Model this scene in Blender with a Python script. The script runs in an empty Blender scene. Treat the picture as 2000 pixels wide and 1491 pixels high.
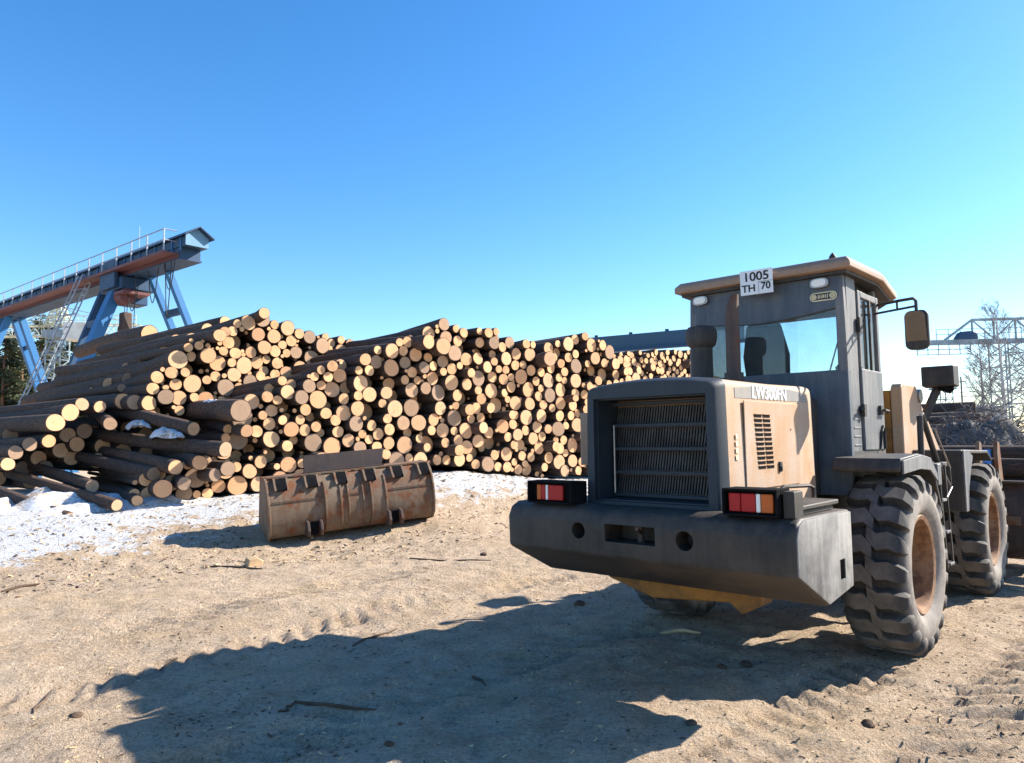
import bpy, bmesh, math, random
import numpy as np
from mathutils import Vector, Matrix

# ------------------------------------------------------------------ camera, sky, sun, exposure
S = bpy.context.scene
COL = S.collection
CAMZ, PITCH, ROLL, FPX, CX, CY = 1.65, math.radians(4.5), -0.012, 1430.0, 1000.0, 745.5
RM = Matrix.Rotation(math.pi/2 + PITCH, 3, 'X') @ Matrix.Rotation(ROLL, 3, 'Z')
cam_data = bpy.data.cameras.new('camera')
cam_data.sensor_width = 36.0
cam_data.lens = 36.0*FPX/2000.0
cam_data.clip_end = 4000.0
cam_data.clip_start = 0.05
cam = bpy.data.objects.new('camera', cam_data)
COL.objects.link(cam)
cam.matrix_world = Matrix.Translation((0, 0, CAMZ)) @ RM.to_4x4()
S.camera = cam

SUN_AZ, SUN_EL = math.radians(72.5), math.radians(33.0)
world = bpy.data.worlds.new('World')
S.world = world
world.use_nodes = True
wn = world.node_tree.nodes
wl = world.node_tree.links
sky = wn.new('ShaderNodeTexSky')
sky.sky_type = 'NISHITA'
sky.sun_disc = False
sky.sun_elevation = SUN_EL
sky.sun_rotation = SUN_AZ
sky.altitude = 0
sky.air_density = 1.0
sky.dust_density = 0.25
sky.ozone_density = 3.0
tint = wn.new('ShaderNodeHueSaturation')
tint.inputs['Saturation'].default_value = 1.30
tint.inputs['Hue'].default_value = 0.502
wl.new(sky.outputs[0], tint.inputs['Color'])
wl.new(tint.outputs[0], wn['Background'].inputs[0])
wn['Background'].inputs[1].default_value = 0.108

sun_dir = Vector((math.sin(SUN_AZ)*math.cos(SUN_EL), math.cos(SUN_AZ)*math.cos(SUN_EL), math.sin(SUN_EL)))
sun_data = bpy.data.lights.new('sun', 'SUN')
sun_data.energy = 4.9
sun_data.angle = math.radians(0.5)
sun_data.color = (1.0, 0.93, 0.82)
sun = bpy.data.objects.new('sun', sun_data)
COL.objects.link(sun)
sun.rotation_euler = sun_dir.to_track_quat('Z', 'Y').to_euler()
S.view_settings.view_transform = 'Standard'
S.view_settings.look = 'None'
S.view_settings.exposure = 1.30
S.view_settings.gamma = 1.0
S.view_settings.use_curve_mapping = False

# ------------------------------------------------------------------ helpers
rnd = random.Random(7)
PI = math.pi
def rad(d): return math.radians(d)

def at(px, py, Y):
    """point of the yard seen at a photo pixel, Y metres ahead"""
    d = RM @ Vector(((px-CX)/FPX, -(py-CY)/FPX, -1.0))
    return Vector((0, 0, CAMZ)) + d*(Y/d.y)

def to_px(p):
    q = RM.transposed() @ (Vector(p)-Vector((0, 0, CAMZ)))
    return CX-FPX*q.x/q.z, CY+FPX*q.y/q.z

def tag(o, label=None, cat=None, group=None, kind=None):
    if label: o['label'] = label
    if cat: o['category'] = cat
    if group: o['group'] = group
    if kind: o['kind'] = kind
    return o

def empty(name, loc=(0, 0, 0), rz=0.0):
    o = bpy.data.objects.new(name, None)
    COL.objects.link(o)
    o.location = loc
    o.rotation_euler = (0, 0, rz)
    o.empty_display_size = 0.2
    return o

class B:
    """collects shapes, .obj() links them as one mesh object"""
    def __init__(s): s.v = []; s.f = []; s.m = []
    def add(s, vs, fs, m=0):
        n = len(s.v)
        s.v += [tuple(v) for v in vs]
        for f in fs:
            s.f.append(tuple(i+n for i in f)); s.m.append(m)
        return s
    def box(s, x0, x1, y0, y1, z0, z1, m=0):
        return s.add([(x, y, z) for z in (z0, z1) for y in (y0, y1) for x in (x0, x1)],
                     [(0, 2, 3, 1), (4, 5, 7, 6), (0, 1, 5, 4), (2, 6, 7, 3), (0, 4, 6, 2), (1, 3, 7, 5)], m)
    def prism(s, poly, a, b, axis='x', m=0):
        n = len(poly)
        def P(p, t):
            if axis == 'x': return (t, p[0], p[1])
            if axis == 'y': return (p[0], t, p[1])
            return (p[0], p[1], t)
        vs = [P(p, a) for p in poly]+[P(p, b) for p in poly]
        fs = [tuple(range(n)), tuple(range(2*n-1, n-1, -1))]
        fs += [(i, n+i, n+(i+1) % n, (i+1) % n) for i in range(n)]
        return s.add(vs, fs, m)
    def loft(s, rings, cap=True, m=0, close=True):
        n = len(rings[0]); vs = [p for r in rings for p in r]; fs = []
        for k in range(len(rings)-1):
            for i in range(n if close else n-1):
                j = (i+1) % n
                fs.append((k*n+i, k*n+j, (k+1)*n+j, (k+1)*n+i))
        if cap:
            fs.append(tuple(range(n-1, -1, -1))); fs.append(tuple(range((len(rings)-1)*n, len(rings)*n)))
        return s.add(vs, fs, m)
    def tube(s, pts, r, n=8, m=0, cap=True):
        pts = [Vector(p) for p in pts]
        rs = r if isinstance(r, (list, tuple)) else [r]*len(pts)
        rings = []
        up = Vector((0, 0, 1))
        for k, p in enumerate(pts):
            d = (pts[min(k+1, len(pts)-1)]-pts[max(k-1, 0)]).normalized()
            a = up if abs(d.dot(up)) < 0.95 else Vector((1, 0, 0))
            e1 = d.cross(a).normalized(); e2 = d.cross(e1).normalized()
            rings.append([p+(e1*math.cos(2*PI*i/n)+e2*math.sin(2*PI*i/n))*rs[k] for i in range(n)])
        return s.loft(rings, cap, m)
    def bar(s, p, q, w, h, m=0):
        """rectangular bar from p to q, w across (horizontal), h the other way"""
        p, q = Vector(p), Vector(q); d = (q-p).normalized()
        a = Vector((0, 0, 1)) if abs(d.z) < 0.97 else Vector((0, 1, 0))
        e1 = d.cross(a).normalized()*w/2; e2 = e1.cross(d).normalized()*h/2
        return s.loft([[c+e1+e2, c-e1+e2, c-e1-e2, c+e1-e2] for c in (p, q)], True, m)
    def lathe(s, prof, n=32, axis='x', m=0, c=(0, 0, 0), cap=True):
        rings = []
        for r, h in prof:
            ring = []
            for i in range(n):
                a = 2*PI*i/n; u, w = r*math.cos(a), r*math.sin(a)
                ring.append({'x': (c[0]+h, c[1]+u, c[2]+w), 'y': (c[0]+u, c[1]+h, c[2]+w), 'z': (c[0]+u, c[1]+w, c[2]+h)}[axis])
            rings.append(ring)
        return s.loft(rings, cap, m)
    def mesh(s, name, smooth=35):
        me = bpy.data.meshes.new(name)
        me.from_pydata(s.v, [], s.f)
        bm = bmesh.new(); bm.from_mesh(me)
        bmesh.ops.recalc_face_normals(bm, faces=bm.faces)
        bm.to_mesh(me); bm.free()
        me.polygons.foreach_set('material_index', s.m)
        if smooth:
            me.shade_smooth(); me.set_sharp_from_angle(angle=rad(smooth))
        return me
    def obj(s, name, mat, parent=None, bevel=0.0, seg=2, smooth=35):
        me = s.mesh(name, smooth)
        for m_ in (mat if isinstance(mat, (list, tuple)) else [mat]): me.materials.append(m_)
        o = bpy.data.objects.new(name, me)
        COL.objects.link(o); o.parent = parent
        if bevel:
            b = o.modifiers.new('bevel', 'BEVEL'); b.width = bevel; b.segments = seg
            b.limit_method = 'ANGLE'; b.angle_limit = rad(40)
        return o

def cut(o, cutter):
    """carve holes for good; the cutter is thrown away"""
    co = cutter.obj('cutter', [], None, 0, 2, 0)
    md = o.modifiers.new('cut', 'BOOLEAN'); md.object = co; md.operation = 'DIFFERENCE'; md.solver = 'EXACT'
    par = o.parent; o.parent = None
    bpy.context.view_layer.update()
    me = bpy.data.meshes.new_from_object(o.evaluated_get(bpy.context.evaluated_depsgraph_get()))
    o.modifiers.clear(); me.name = o.data.name; o.data = me; o.parent = par
    me.shade_smooth(); me.set_sharp_from_angle(angle=rad(35))
    bpy.data.objects.remove(co)

def text(name, body, size, mat, parent, loc, rot, extrude=0.002, sx=1.0, bold=0.0):
    cu = bpy.data.curves.new(name, 'FONT'); cu.body = body; cu.size = size; cu.extrude = extrude
    cu.align_x = 'CENTER'; cu.align_y = 'CENTER'; cu.offset = bold
    t = bpy.data.objects.new(name, cu); COL.objects.link(t)
    bpy.context.view_layer.update()
    me = bpy.data.meshes.new_from_object(t.evaluated_get(bpy.context.evaluated_depsgraph_get()))
    bpy.data.objects.remove(t)
    me.materials.clear(); me.materials.append(mat)
    o = bpy.data.objects.new(name, me); COL.objects.link(o)
    o.parent = parent; o.location = loc; o.rotation_euler = rot; o.scale = (sx, 1, 1)
    return o

# ---- materials
def newmat(name):
    m = bpy.data.materials.new(name); m.use_nodes = True
    nt = m.node_tree; b = nt.nodes['Principled BSDF']
    return m, nt, b
def nd(nt, t, **kw):
    n = nt.nodes.new(t)
    for k, v in kw.items():
        if k in n.inputs: n.inputs[k].default_value = v
        else: setattr(n, k, v)
    return n
def noise(nt, vec, scale, detail=6, rough=0.6, dist=0.0):
    n = nd(nt, 'ShaderNodeTexNoise'); n.inputs['Scale'].default_value = scale
    n.inputs['Detail'].default_value = detail; n.inputs['Roughness'].default_value = rough
    n.inputs['Distortion'].default_value = dist
    nt.links.new(vec, n.inputs['Vector']); return n.outputs[0]
def ramp(nt, fac, stops):
    r = nd(nt, 'ShaderNodeValToRGB'); e = r.color_ramp.elements
    while len(e) < len(stops): e.new(0.5)
    for i, (p, c) in enumerate(stops):
        e[i].position = p; e[i].color = (c, c, c, 1) if not isinstance(c, tuple) else (*c, 1)
    nt.links.new(fac, r.inputs[0]); return r.outputs[0]
def mixc(nt, fac, a, b, mode='MIX'):
    n = nd(nt, 'ShaderNodeMix', data_type='RGBA', blend_type=mode)
    for k, v in ((0, fac), (6, a), (7, b)):
        if isinstance(v, (int, float)): n.inputs[k].default_value = v
        elif isinstance(v, tuple): n.inputs[k].default_value = (*v, 1)
        else: nt.links.new(v, n.inputs[k])
    return n.outputs[2]
def mathn(nt, op, a, b=0.0, clamp=False):
    n = nd(nt, 'ShaderNodeMath', operation=op, use_clamp=clamp)
    for k, v in ((0, a), (1, b)):
        if isinstance(v, (int, float)): n.inputs[k].default_value = v
        else: nt.links.new(v, n.inputs[k])
    return n.outputs[0]
def coords(nt, scale=(1, 1, 1), kind='Object', loc=(0, 0, 0)):
    t = nd(nt, 'ShaderNodeTexCoord'); mp = nd(nt, 'ShaderNodeMapping')
    mp.inputs['Scale'].default_value = scale; mp.inputs['Location'].default_value = loc
    nt.links.new(t.outputs[kind], mp.inputs[0]); return mp.outputs[0]
def bump(nt, b, h, strength=0.3, dist=0.02):
    n = nd(nt, 'ShaderNodeBump'); n.inputs['Strength'].default_value = strength; n.inputs['Distance'].default_value = dist
    nt.links.new(h, n.inputs['Height']); nt.links.new(n.outputs[0], b.inputs['Normal']); return n

def dirty(name, col, dust=(0.36, 0.31, 0.25), amt=0.5, rough=0.55, streak=0.5, scale=3.0, metal=0.0, rust=None, rust_amt=0.0, bumpy=0.08):
    """worn paint: blotches of dust, vertical streaks, optional rust"""
    m, nt, b = newmat(name)
    v = coords(nt); vs = coords(nt, (9, 9, 0.8))
    n1 = ramp(nt, noise(nt, v, scale, 8, 0.65), [(0.36, 0.0), (0.66, 1.0)])
    n2 = ramp(nt, noise(nt, vs, 2.0, 4, 0.6), [(0.42, 0.0), (0.62, 1.0)])
    fine = noise(nt, v, 60, 4, 0.7)
    d = mathn(nt, 'ADD', mathn(nt, 'MULTIPLY', n1, amt), mathn(nt, 'MULTIPLY', n2, streak*0.6), True)
    c = mixc(nt, d, col, dust)
    c = mixc(nt, 0.35, c, mixc(nt, ramp(nt, fine, [(0.3, 0.55), (0.7, 1.25)]), (0, 0, 0), c), 'MIX')
    if rust:
        r = ramp(nt, noise(nt, v, scale*1.7, 8, 0.75), [(0.62-0.3*rust_amt, 0.0), (0.72-0.25*rust_amt, 1.0)])
        c = mixc(nt, r, c, rust)
    nt.links.new(c, b.inputs['Base Color'])
    nt.links.new(mathn(nt, 'ADD', mathn(nt, 'MULTIPLY', d, 0.3), rough, True), b.inputs['Roughness'])
    b.inputs['Metallic'].default_value = metal
    b.inputs['Specular IOR Level'].default_value = 0.35
    bump(nt, b, mathn(nt, 'ADD', fine, n1), bumpy, 0.01)
    return m

def plain(name, col, rough=0.5, metal=0.0, var=0.25, scale=8.0, spec=0.4):
    m, nt, b = newmat(name)
    n = noise(nt, coords(nt), scale, 5, 0.6)
    lo = tuple(max(0, c*(1-var)) for c in col); hi = tuple(min(1, c*(1+var)) for c in col)
    nt.links.new(ramp(nt, n, [(0.3, lo), (0.7, hi)]), b.inputs['Base Color'])
    b.inputs['Roughness'].default_value = rough; b.inputs['Metallic'].default_value = metal
    b.inputs['Specular IOR Level'].default_value = spec
    return m

M = {}
M['yellow'] = dirty('faded_yellow_paint', (0.42, 0.24, 0.12), (0.44, 0.33, 0.25), 0.95, 0.55, 0.45, 2.6, rust=(0.20, 0.10, 0.05), rust_amt=-0.12)
M['yellow_dark'] = dirty('grimy_yellow_paint', (0.42, 0.18, 0.03), (0.10, 0.065, 0.04), 0.85, 0.6, 0.15, 4.0)
M['roof_yellow'] = dirty('roof_paint', (0.28, 0.165, 0.095), (0.38, 0.27, 0.20), 0.4, 0.5, 0.2, 2.0)
M['cab_grey'] = dirty('cab_grey_paint', (0.095, 0.10, 0.108), (0.23, 0.22, 0.21), 0.6, 0.5, 0.7, 2.5, rust=(0.10, 0.06, 0.04), rust_amt=-0.15)
M['black'] = dirty('dusty_black_paint', (0.022, 0.022, 0.024), (0.10, 0.085, 0.07), 0.5, 0.55, 0.5, 3.0)
M['weight'] = dirty('counterweight_paint', (0.022, 0.019, 0.017), (0.11, 0.088, 0.07), 0.55, 0.55, 0.3, 2.2, bumpy=0.12, rust=(0.09, 0.045, 0.022), rust_amt=-0.05)
M['frame'] = dirty('grille_frame_paint', (0.016, 0.026, 0.038), (0.055, 0.062, 0.07), 0.35, 0.5, 0.4, 3.0)
M['dark'] = plain('black_and_recess_shade', (0.010, 0.010, 0.011), 0.95, 0, 0.3, 8, 0.05)  # near-black for black parts and for painted-in shade of slots and pockets
M['fin'] = plain('radiator_fins', (0.055, 0.055, 0.055), 0.6, 0.2, 0.5, 9)
M['steel'] = plain('bare_steel', (0.32, 0.31, 0.30), 0.4, 0.8)
M['blue_steel'] = plain('hydraulic_blue', (0.05, 0.22, 0.55), 0.4)
M['rubber_trim'] = plain('rubber_trim', (0.02, 0.02, 0.02), 0.7)
M['seat'] = plain('seat_cloth', (0.025, 0.03, 0.035), 0.9)
M['white'] = plain('plate_white', (0.72, 0.74, 0.76), 0.5, 0, 0.08, 6)
M['ink'] = plain('plate_ink', (0.015, 0.015, 0.02), 0.6)
M['letter'] = plain('white_lettering', (0.88, 0.87, 0.85), 0.55, 0, 0.12, 30)
M['cream'] = plain('cream_decal', (0.72, 0.62, 0.38), 0.55)
M['band'] = dirty('grey_decal_band', (0.23, 0.225, 0.22), (0.33, 0.28, 0.23), 0.5, 0.55, 0.6, 4)
M['concrete'] = plain('concrete', (0.35, 0.34, 0.32), 0.9)

def lens(name, col):
    m, nt, b = newmat(name)
    w = nd(nt, 'ShaderNodeTexWave'); w.inputs['Scale'].default_value = 60
    nt.links.new(coords(nt), w.inputs[0])
    nt.links.new(mixc(nt, w.outputs[1], col, tuple(min(1, c*1.4+0.02) for c in col)), b.inputs['Base Color'])
    b.inputs['Roughness'].default_value = 0.3; b.inputs['Specular IOR Level'].default_value = 0.2
    return m
M['red'] = lens('red_lens', (0.32, 0.006, 0.008)); M['amber'] = lens('amber_lens', (0.42, 0.09, 0.012)); M['clear'] = lens('clear_lens', (0.7, 0.68, 0.62))

def glass(name, tintc, dust):
    m, nt, b = newmat(name)
    out = nt.nodes['Material Output']
    tr = nd(nt, 'ShaderNodeBsdfTransparent'); tr.inputs[0].default_value = (*tintc, 1)
    gl = nd(nt, 'ShaderNodeBsdfGlossy'); gl.inputs['Roughness'].default_value = 0.03
    df = nd(nt, 'ShaderNodeBsdfDiffuse'); df.inputs[0].default_value = (0.42, 0.40, 0.37, 1)
    fr = nd(nt, 'ShaderNodeFresnel'); fr.inputs[0].default_value = 1.45
    mx = nd(nt, 'ShaderNodeMixShader'); nt.links.new(fr.outputs[0], mx.inputs[0])
    nt.links.new(tr.outputs[0], mx.inputs[1]); nt.links.new(gl.outputs[0], mx.inputs[2])
    v = coords(nt)
    n = ramp(nt, noise(nt, v, 5, 8, 0.7), [(0.35, dust*0.25), (0.75, dust)])
    sp = ramp(nt, noise(nt, v, 90, 3, 0.7), [(0.55, 0.0), (0.72, dust*1.2)])
    m2 = nd(nt, 'ShaderNodeMixShader'); nt.links.new(mathn(nt, 'ADD', n, sp, True), m2.inputs[0])
    nt.links.new(mx.outputs[0], m2.inputs[1]); nt.links.new(df.outputs[0], m2.inputs[2])
    nt.links.new(m2.outputs[0], out.inputs[0])
    return m
M['glass'] = glass('dusty_cab_glass', (0.88, 0.94, 0.96), 0.10)

mm, nt_, b__ = newmat('mirror_glass'); b__.inputs['Base Color'].default_value = (0.13, 0.13, 0.13, 1); b__.inputs['Metallic'].default_value = 1.0; b__.inputs['Roughness'].default_value = 0.12
M['mirror'] = mm

def tyre_mat():
    m, nt, b = newmat('dusty_tyre_rubber')
    v = coords(nt)
    n = noise(nt, v, 7, 8, 0.7); f = noise(nt, v, 80, 3, 0.7)
    t = nd(nt, 'ShaderNodeTexCoord'); sx = nd(nt, 'ShaderNodeSeparateXYZ'); nt.links.new(t.outputs['Object'], sx.inputs[0])
    rr = nd(nt, 'ShaderNodeVectorMath', operation='LENGTH')
    cb = nd(nt, 'ShaderNodeCombineXYZ'); nt.links.new(sx.outputs[1], cb.inputs[1]); nt.links.new(sx.outputs[2], cb.inputs[2]); nt.links.new(cb.outputs[0], rr.inputs[0])
    side = ramp(nt, rr.outputs['Value'], [(0.54, 0.95), (0.60, 0.12), (0.66, 0.12), (0.674, 0.5)])
    d = mathn(nt, 'MULTIPLY', ramp(nt, n, [(0.3, 0.35), (0.7, 1.0)]), side, True)
    c = mixc(nt, d, (0.016, 0.016, 0.017), (0.33, 0.285, 0.245))
    c = mixc(nt, ramp(nt, f, [(0.55, 0.0), (0.75, 0.5)]), c, (0.22, 0.17, 0.11))
    nt.links.new(c, b.inputs['Base Color']); b.inputs['Roughness'].default_value = 0.85
    bump(nt, b, f, 0.3, 0.01)
    return m
M['tyre'] = tyre_mat()
M['rim'] = dirty('rusty_rim_paint', (0.26, 0.125, 0.05), (0.34, 0.24, 0.16), 0.7, 0.6, 0.0, 5, rust=(0.15, 0.07, 0.035), rust_amt=0.5)
M['rust'] = dirty('rusty_bucket_steel', (0.135, 0.080, 0.046), (0.22, 0.165, 0.115), 0.7, 0.6, 0.9, 2.2, rust=(0.17, 0.06, 0.022), rust_amt=0.45, bumpy=0.2)
M['rust_dark'] = dirty('dark_oily_steel', (0.045, 0.032, 0.03), (0.13, 0.09, 0.07), 0.5, 0.55, 0.6, 2.5, rust=(0.12, 0.04, 0.02), rust_amt=0.3)
M['crane_blue'] = dirty('crane_blue_paint', (0.022, 0.15, 0.38), (0.06, 0.18, 0.34), 0.5, 0.5, 0.3, 0.6)
M['crane_deep'] = dirty('crane_dark_blue_paint', (0.014, 0.055, 0.13), (0.03, 0.07, 0.13), 0.5, 0.5, 0.3, 0.6)
M['crane_red'] = dirty('crane_red_oxide', (0.14, 0.045, 0.045), (0.12, 0.075, 0.08), 0.5, 0.6, 0.2, 0.8)
M['crane_pale'] = plain('galvanised_rail', (0.30, 0.33, 0.37), 0.5, 0.2, 0.2, 2)
M['crane_grey'] = plain('weathered_lattice_steel', (0.24, 0.30, 0.33), 0.6, 0.1, 0.3, 1)
M['crane_cream'] = plain('cream_lattice_paint', (0.50, 0.50, 0.38), 0.6, 0.0, 0.25, 1)

def bark_mat(name='pine_bark', sc=(0.16, 0.16, 0.22)):
    m, nt, b = newmat(name)
    v = coords(nt, sc)
    oi = nd(nt, 'ShaderNodeObjectInfo')
    vv = nd(nt, 'ShaderNodeVectorMath', operation='ADD'); nt.links.new(v, vv.inputs[0])
    cb = nd(nt, 'ShaderNodeCombineXYZ'); nt.links.new(mathn(nt, 'MULTIPLY', oi.outputs['Random'], 40), cb.inputs[0]); nt.links.new(cb.outputs[0], vv.inputs[1])
    n = noise(nt, vv.outputs[0], 34, 8, 0.75); big = noise(nt, vv.outputs[0], 6, 5, 0.6)
    c = ramp(nt, n, [(0.30, (0.026, 0.017, 0.013)), (0.5, (0.085, 0.055, 0.042)), (0.72, (0.19, 0.125, 0.092))])
    c2 = ramp(nt, n, [(0.30, (0.055, 0.026, 0.015)), (0.5, (0.16, 0.078, 0.045)), (0.72, (0.30, 0.16, 0.09))])
    f = mathn(nt, 'MULTIPLY', ramp(nt, big, [(0.45, 0.0), (0.68, 1.0)]), ramp(nt, oi.outputs['Random'], [(0.25, 0.15), (0.8, 0.9)]))
    nt.links.new(mixc(nt, f, c, c2), b.inputs['Base Color'])
    b.inputs['Roughness'].default_value = 0.92
    bump(nt, b, n, 0.8, 0.12)
    return m
M['bark'] = bark_mat()
M['bark_mass'] = bark_mat('pine_bark_mass', (1, 1, 1))
M['wood_mass'] = plain('sawn_wood_mass', (0.80, 0.44, 0.22), 0.85, 0, 0.25, 5, 0.2)

def wood_mat():
    m, nt, b = newmat('fresh_sawn_wood')
    oi = nd(nt, 'ShaderNodeObjectInfo')
    v = coords(nt)
    wob = noise(nt, v, 1.6, 3, 0.5)
    ln = nd(nt, 'ShaderNodeVectorMath', operation='LENGTH'); nt.links.new(v, ln.inputs[0])
    r = mathn(nt, 'ADD', ln.outputs['Value'], mathn(nt, 'MULTIPLY', wob, 0.16))
    rings = mathn(nt, 'SINE', mathn(nt, 'MULTIPLY', r, 46.0))
    rk = ramp(nt, rings, [(0.0, 0.0), (1.0, 1.0)])
    heart = ramp(nt, r, [(0.45, 1.0), (0.62, 0.0)])
    sap = mixc(nt, oi.outputs['Random'], (0.78, 0.385, 0.18), (0.88, 0.54, 0.30))
    c = mixc(nt, mathn(nt, 'MULTIPLY', heart, 0.35), sap, (0.72, 0.40, 0.19))
    c = mixc(nt, mathn(nt, 'MULTIPLY', rk, 0.30), c, (0.42, 0.22, 0.10))
    saw = noise(nt, coords(nt, (1, 30, 1)), 3, 3, 0.6)
    c = mixc(nt, mathn(nt, 'MULTIPLY', ramp(nt, saw, [(0.4, 0.0), (0.7, 1.0)]), 0.25), c, (0.86, 0.52, 0.29))
    # drying cracks running out from the pith, and darkened ends: weathered grey, plus ends in shadow painted in
    sx = nd(nt, 'ShaderNodeSeparateXYZ'); nt.links.new(v, sx.inputs[0])
    ang = mathn(nt, 'ARCTAN2', sx.outputs[1], sx.outputs[0])
    cv = nd(nt, 'ShaderNodeCombineXYZ'); nt.links.new(mathn(nt, 'MULTIPLY', ang, 2.2), cv.inputs[0]); nt.links.new(mathn(nt, 'MULTIPLY', oi.outputs['Random'], 50.0), cv.inputs[1]); nt.links.new(mathn(nt, 'MULTIPLY', r, 0.7), cv.inputs[2])
    ck = ramp(nt, noise(nt, cv.outputs[0], 2.2, 2, 0.4), [(0.66, 0.0), (0.70, 0.8)])
    c = mixc(nt, mathn(nt, 'MULTIPLY', ck, ramp(nt, r, [(0.15, 1.0), (0.95, 0.15)])), c, (0.16, 0.08, 0.04))
    weather_shade = ramp(nt, oi.outputs['Random'], [(0.66, 0.0), (0.86, 0.75)])
    c = mixc(nt, weather_shade, c, (0.25, 0.17, 0.12))
    sp = ramp(nt, noise(nt, v, 3.0, 6, 0.7), [(0.55, 0.0), (0.75, 1.0)])
    dirt = mathn(nt, 'MULTIPLY', sp, ramp(nt, oi.outputs['Random'], [(0.45, 0.1), (0.95, 0.95)]))
    c = mixc(nt, dirt, c, (0.22, 0.14, 0.085))
    nt.links.new(c, b.inputs['Base Color']); b.inputs['Roughness'].default_value = 0.85
    bump(nt, b, saw, 0.25, 0.02)
    return m
M['wood'] = wood_mat()

def snow_mat():
    m, nt, b = newmat('crusted_snow')
    v = coords(nt)
    n = noise(nt, v, 26, 6, 0.75); big = noise(nt, v, 2.0, 6, 0.65)
    f = ramp(nt, mathn(nt, 'ADD', n, mathn(nt, 'MULTIPLY', mathn(nt, 'SUBTRACT', big, 0.5), 0.7)), [(0.49, 0.0), (0.60, 1.0)])
    nt.links.new(mixc(nt, f, (0.70, 0.71, 0.73), (0.44, 0.31, 0.20)), b.inputs['Base Color'])
    b.inputs['Roughness'].default_value = 0.9
    bump(nt, b, mathn(nt, 'ADD', n, big), 0.6, 0.06)
    return m
M['snow'] = snow_mat()
M['brush'] = plain('grey_branches', (0.16, 0.145, 0.14), 0.9, 0, 0.4, 3, 0.2)
M['litter'] = plain('frosted_litter', (0.12, 0.11, 0.105), 0.9, 0, 0.6, 9, 0.2)
M['crane_gable'] = plain('pale_blue_gable', (0.12, 0.26, 0.38), 0.6, 0, 0.15, 1)
M['cabin_white'] = plain('white_cabin', (0.62, 0.63, 0.58), 0.6, 0, 0.15, 1)
M['rear_sky_blue'] = dirty('cab_rear_paint_with_sky_blue', (0.055, 0.075, 0.10), (0.15, 0.16, 0.17), 0.5, 0.5, 0.5, 2.5)  # cab rear: dust, and the sky's blue on its shaded side mixed into the colour
M['weight_end'] = dirty('pale_end_plate', (0.075, 0.075, 0.075), (0.29, 0.275, 0.255), 0.95, 0.6, 0.55, 2.6, bumpy=0.12)  # paler and more streaked than the counterweight body
M['beam_slate'] = dirty('slate_blue_paint', (0.022, 0.075, 0.14), (0.05, 0.10, 0.15), 0.5, 0.5, 0.3, 0.6)
M['guard'] = dirty('dark_guard_steel', (0.028, 0.019, 0.018), (0.075, 0.05, 0.042), 0.5, 0.6, 0.5, 2.5)

# ------------------------------------------------------------------ the ground
_rg = np.random.RandomState(3)
_tab = _rg.rand(256, 256)
def vnoise(x, y, s):
    x = np.asarray(x, float)*s+100.3; y = np.asarray(y, float)*s+57.7
    xi = np.floor(x).astype(int); yi = np.floor(y).astype(int)
    fx = x-xi; fy = y-yi; fx = fx*fx*(3-2*fx); fy = fy*fy*(3-2*fy)
    a = _tab[xi % 256, yi % 256]; b = _tab[(xi+1) % 256, yi % 256]; c = _tab[xi % 256, (yi+1) % 256]; d = _tab[(xi+1) % 256, (yi+1) % 256]
    return (a*(1-fx)+b*fx)*(1-fy)+(c*(1-fx)+d*fx)*fy-0.5
def sstep(t):
    t = np.clip(t, 0, 1); return t*t*(3-2*t)

PO = Vector((-5.12, 13.8, 0)); PT = Vector((0.825, 0.565, 0)).normalized(); PN = Vector((PT.y, -PT.x, 0))   # foot of the log stack, along it, towards the yard
def rise(x, y):
    """the bank of bark, sawdust and snow the stacks stand on"""
    x = np.asarray(x, float); y = np.asarray(y, float)
    u = (x-PO.x)*PT.x+(y-PO.y)*PT.y; v = (x-PO.x)*PN.x+(y-PO.y)*PN.y
    base = np.interp(u, [-9, -1.6, 0.3, 4.1, 5.6, 7.4, 9, 14], [0.6, 0.55, 0.66, 0.98, 0.88, 0.68, 0.6, 0.1])
    return base*sstep(1-v/3.9)*sstep((v+16)/9)+0.20*np.exp(-((x+1.1)**2+(y-12.5)**2)/1.6)
LO = Vector((2.273, 6.401, 0)); LYAW = rad(-42.5)          # loader: ground under its rear axle, heading
LF = Vector((-math.sin(LYAW), math.cos(LYAW), 0)); LRV = Vector((math.cos(LYAW), math.sin(LYAW), 0))
def wheel_tracks(x, y):
    lx = (x-LO.x)*LRV.x+(y-LO.y)*LRV.y; ly = (x-LO.x)*LF.x+(y-LO.y)*LF.y
    h = np.zeros_like(lx)
    for c, hw, sgn, amp, y1, sp in ((0.95, 0.27, 1, 0.032, -0.3, 0.21), (1.75, 0.29, -1, 0.05, 30, 0.23), (2.5, 0.27, 1, 0.055, 30, 0.2), (-0.95, 0.26, -1, 0.022, -0.3, 0.21), (-3.1, 0.26, 1, 0.03, 1.2, 0.2), (-4.6, 0.28, -1, 0.036, 0.6, 0.22)):
        w = vnoise(x*0+c, ly, 0.45)*0.5
        d = np.abs(lx-c-w)
        band = sstep((hw-d)/0.09)*sstep((y1-ly)/0.5)*(0.35+1.3*np.clip(vnoise(x, y, 0.8)+0.5, 0, 1))
        ph = (ly+sgn*0.55*(lx-c)+0.05*vnoise(x, y, 3))/sp
        h += band*(amp*(sstep((np.abs(((ph % 1)-0.5)*2)-0.2)/0.6)-0.6)-0.02)
    return h
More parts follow.
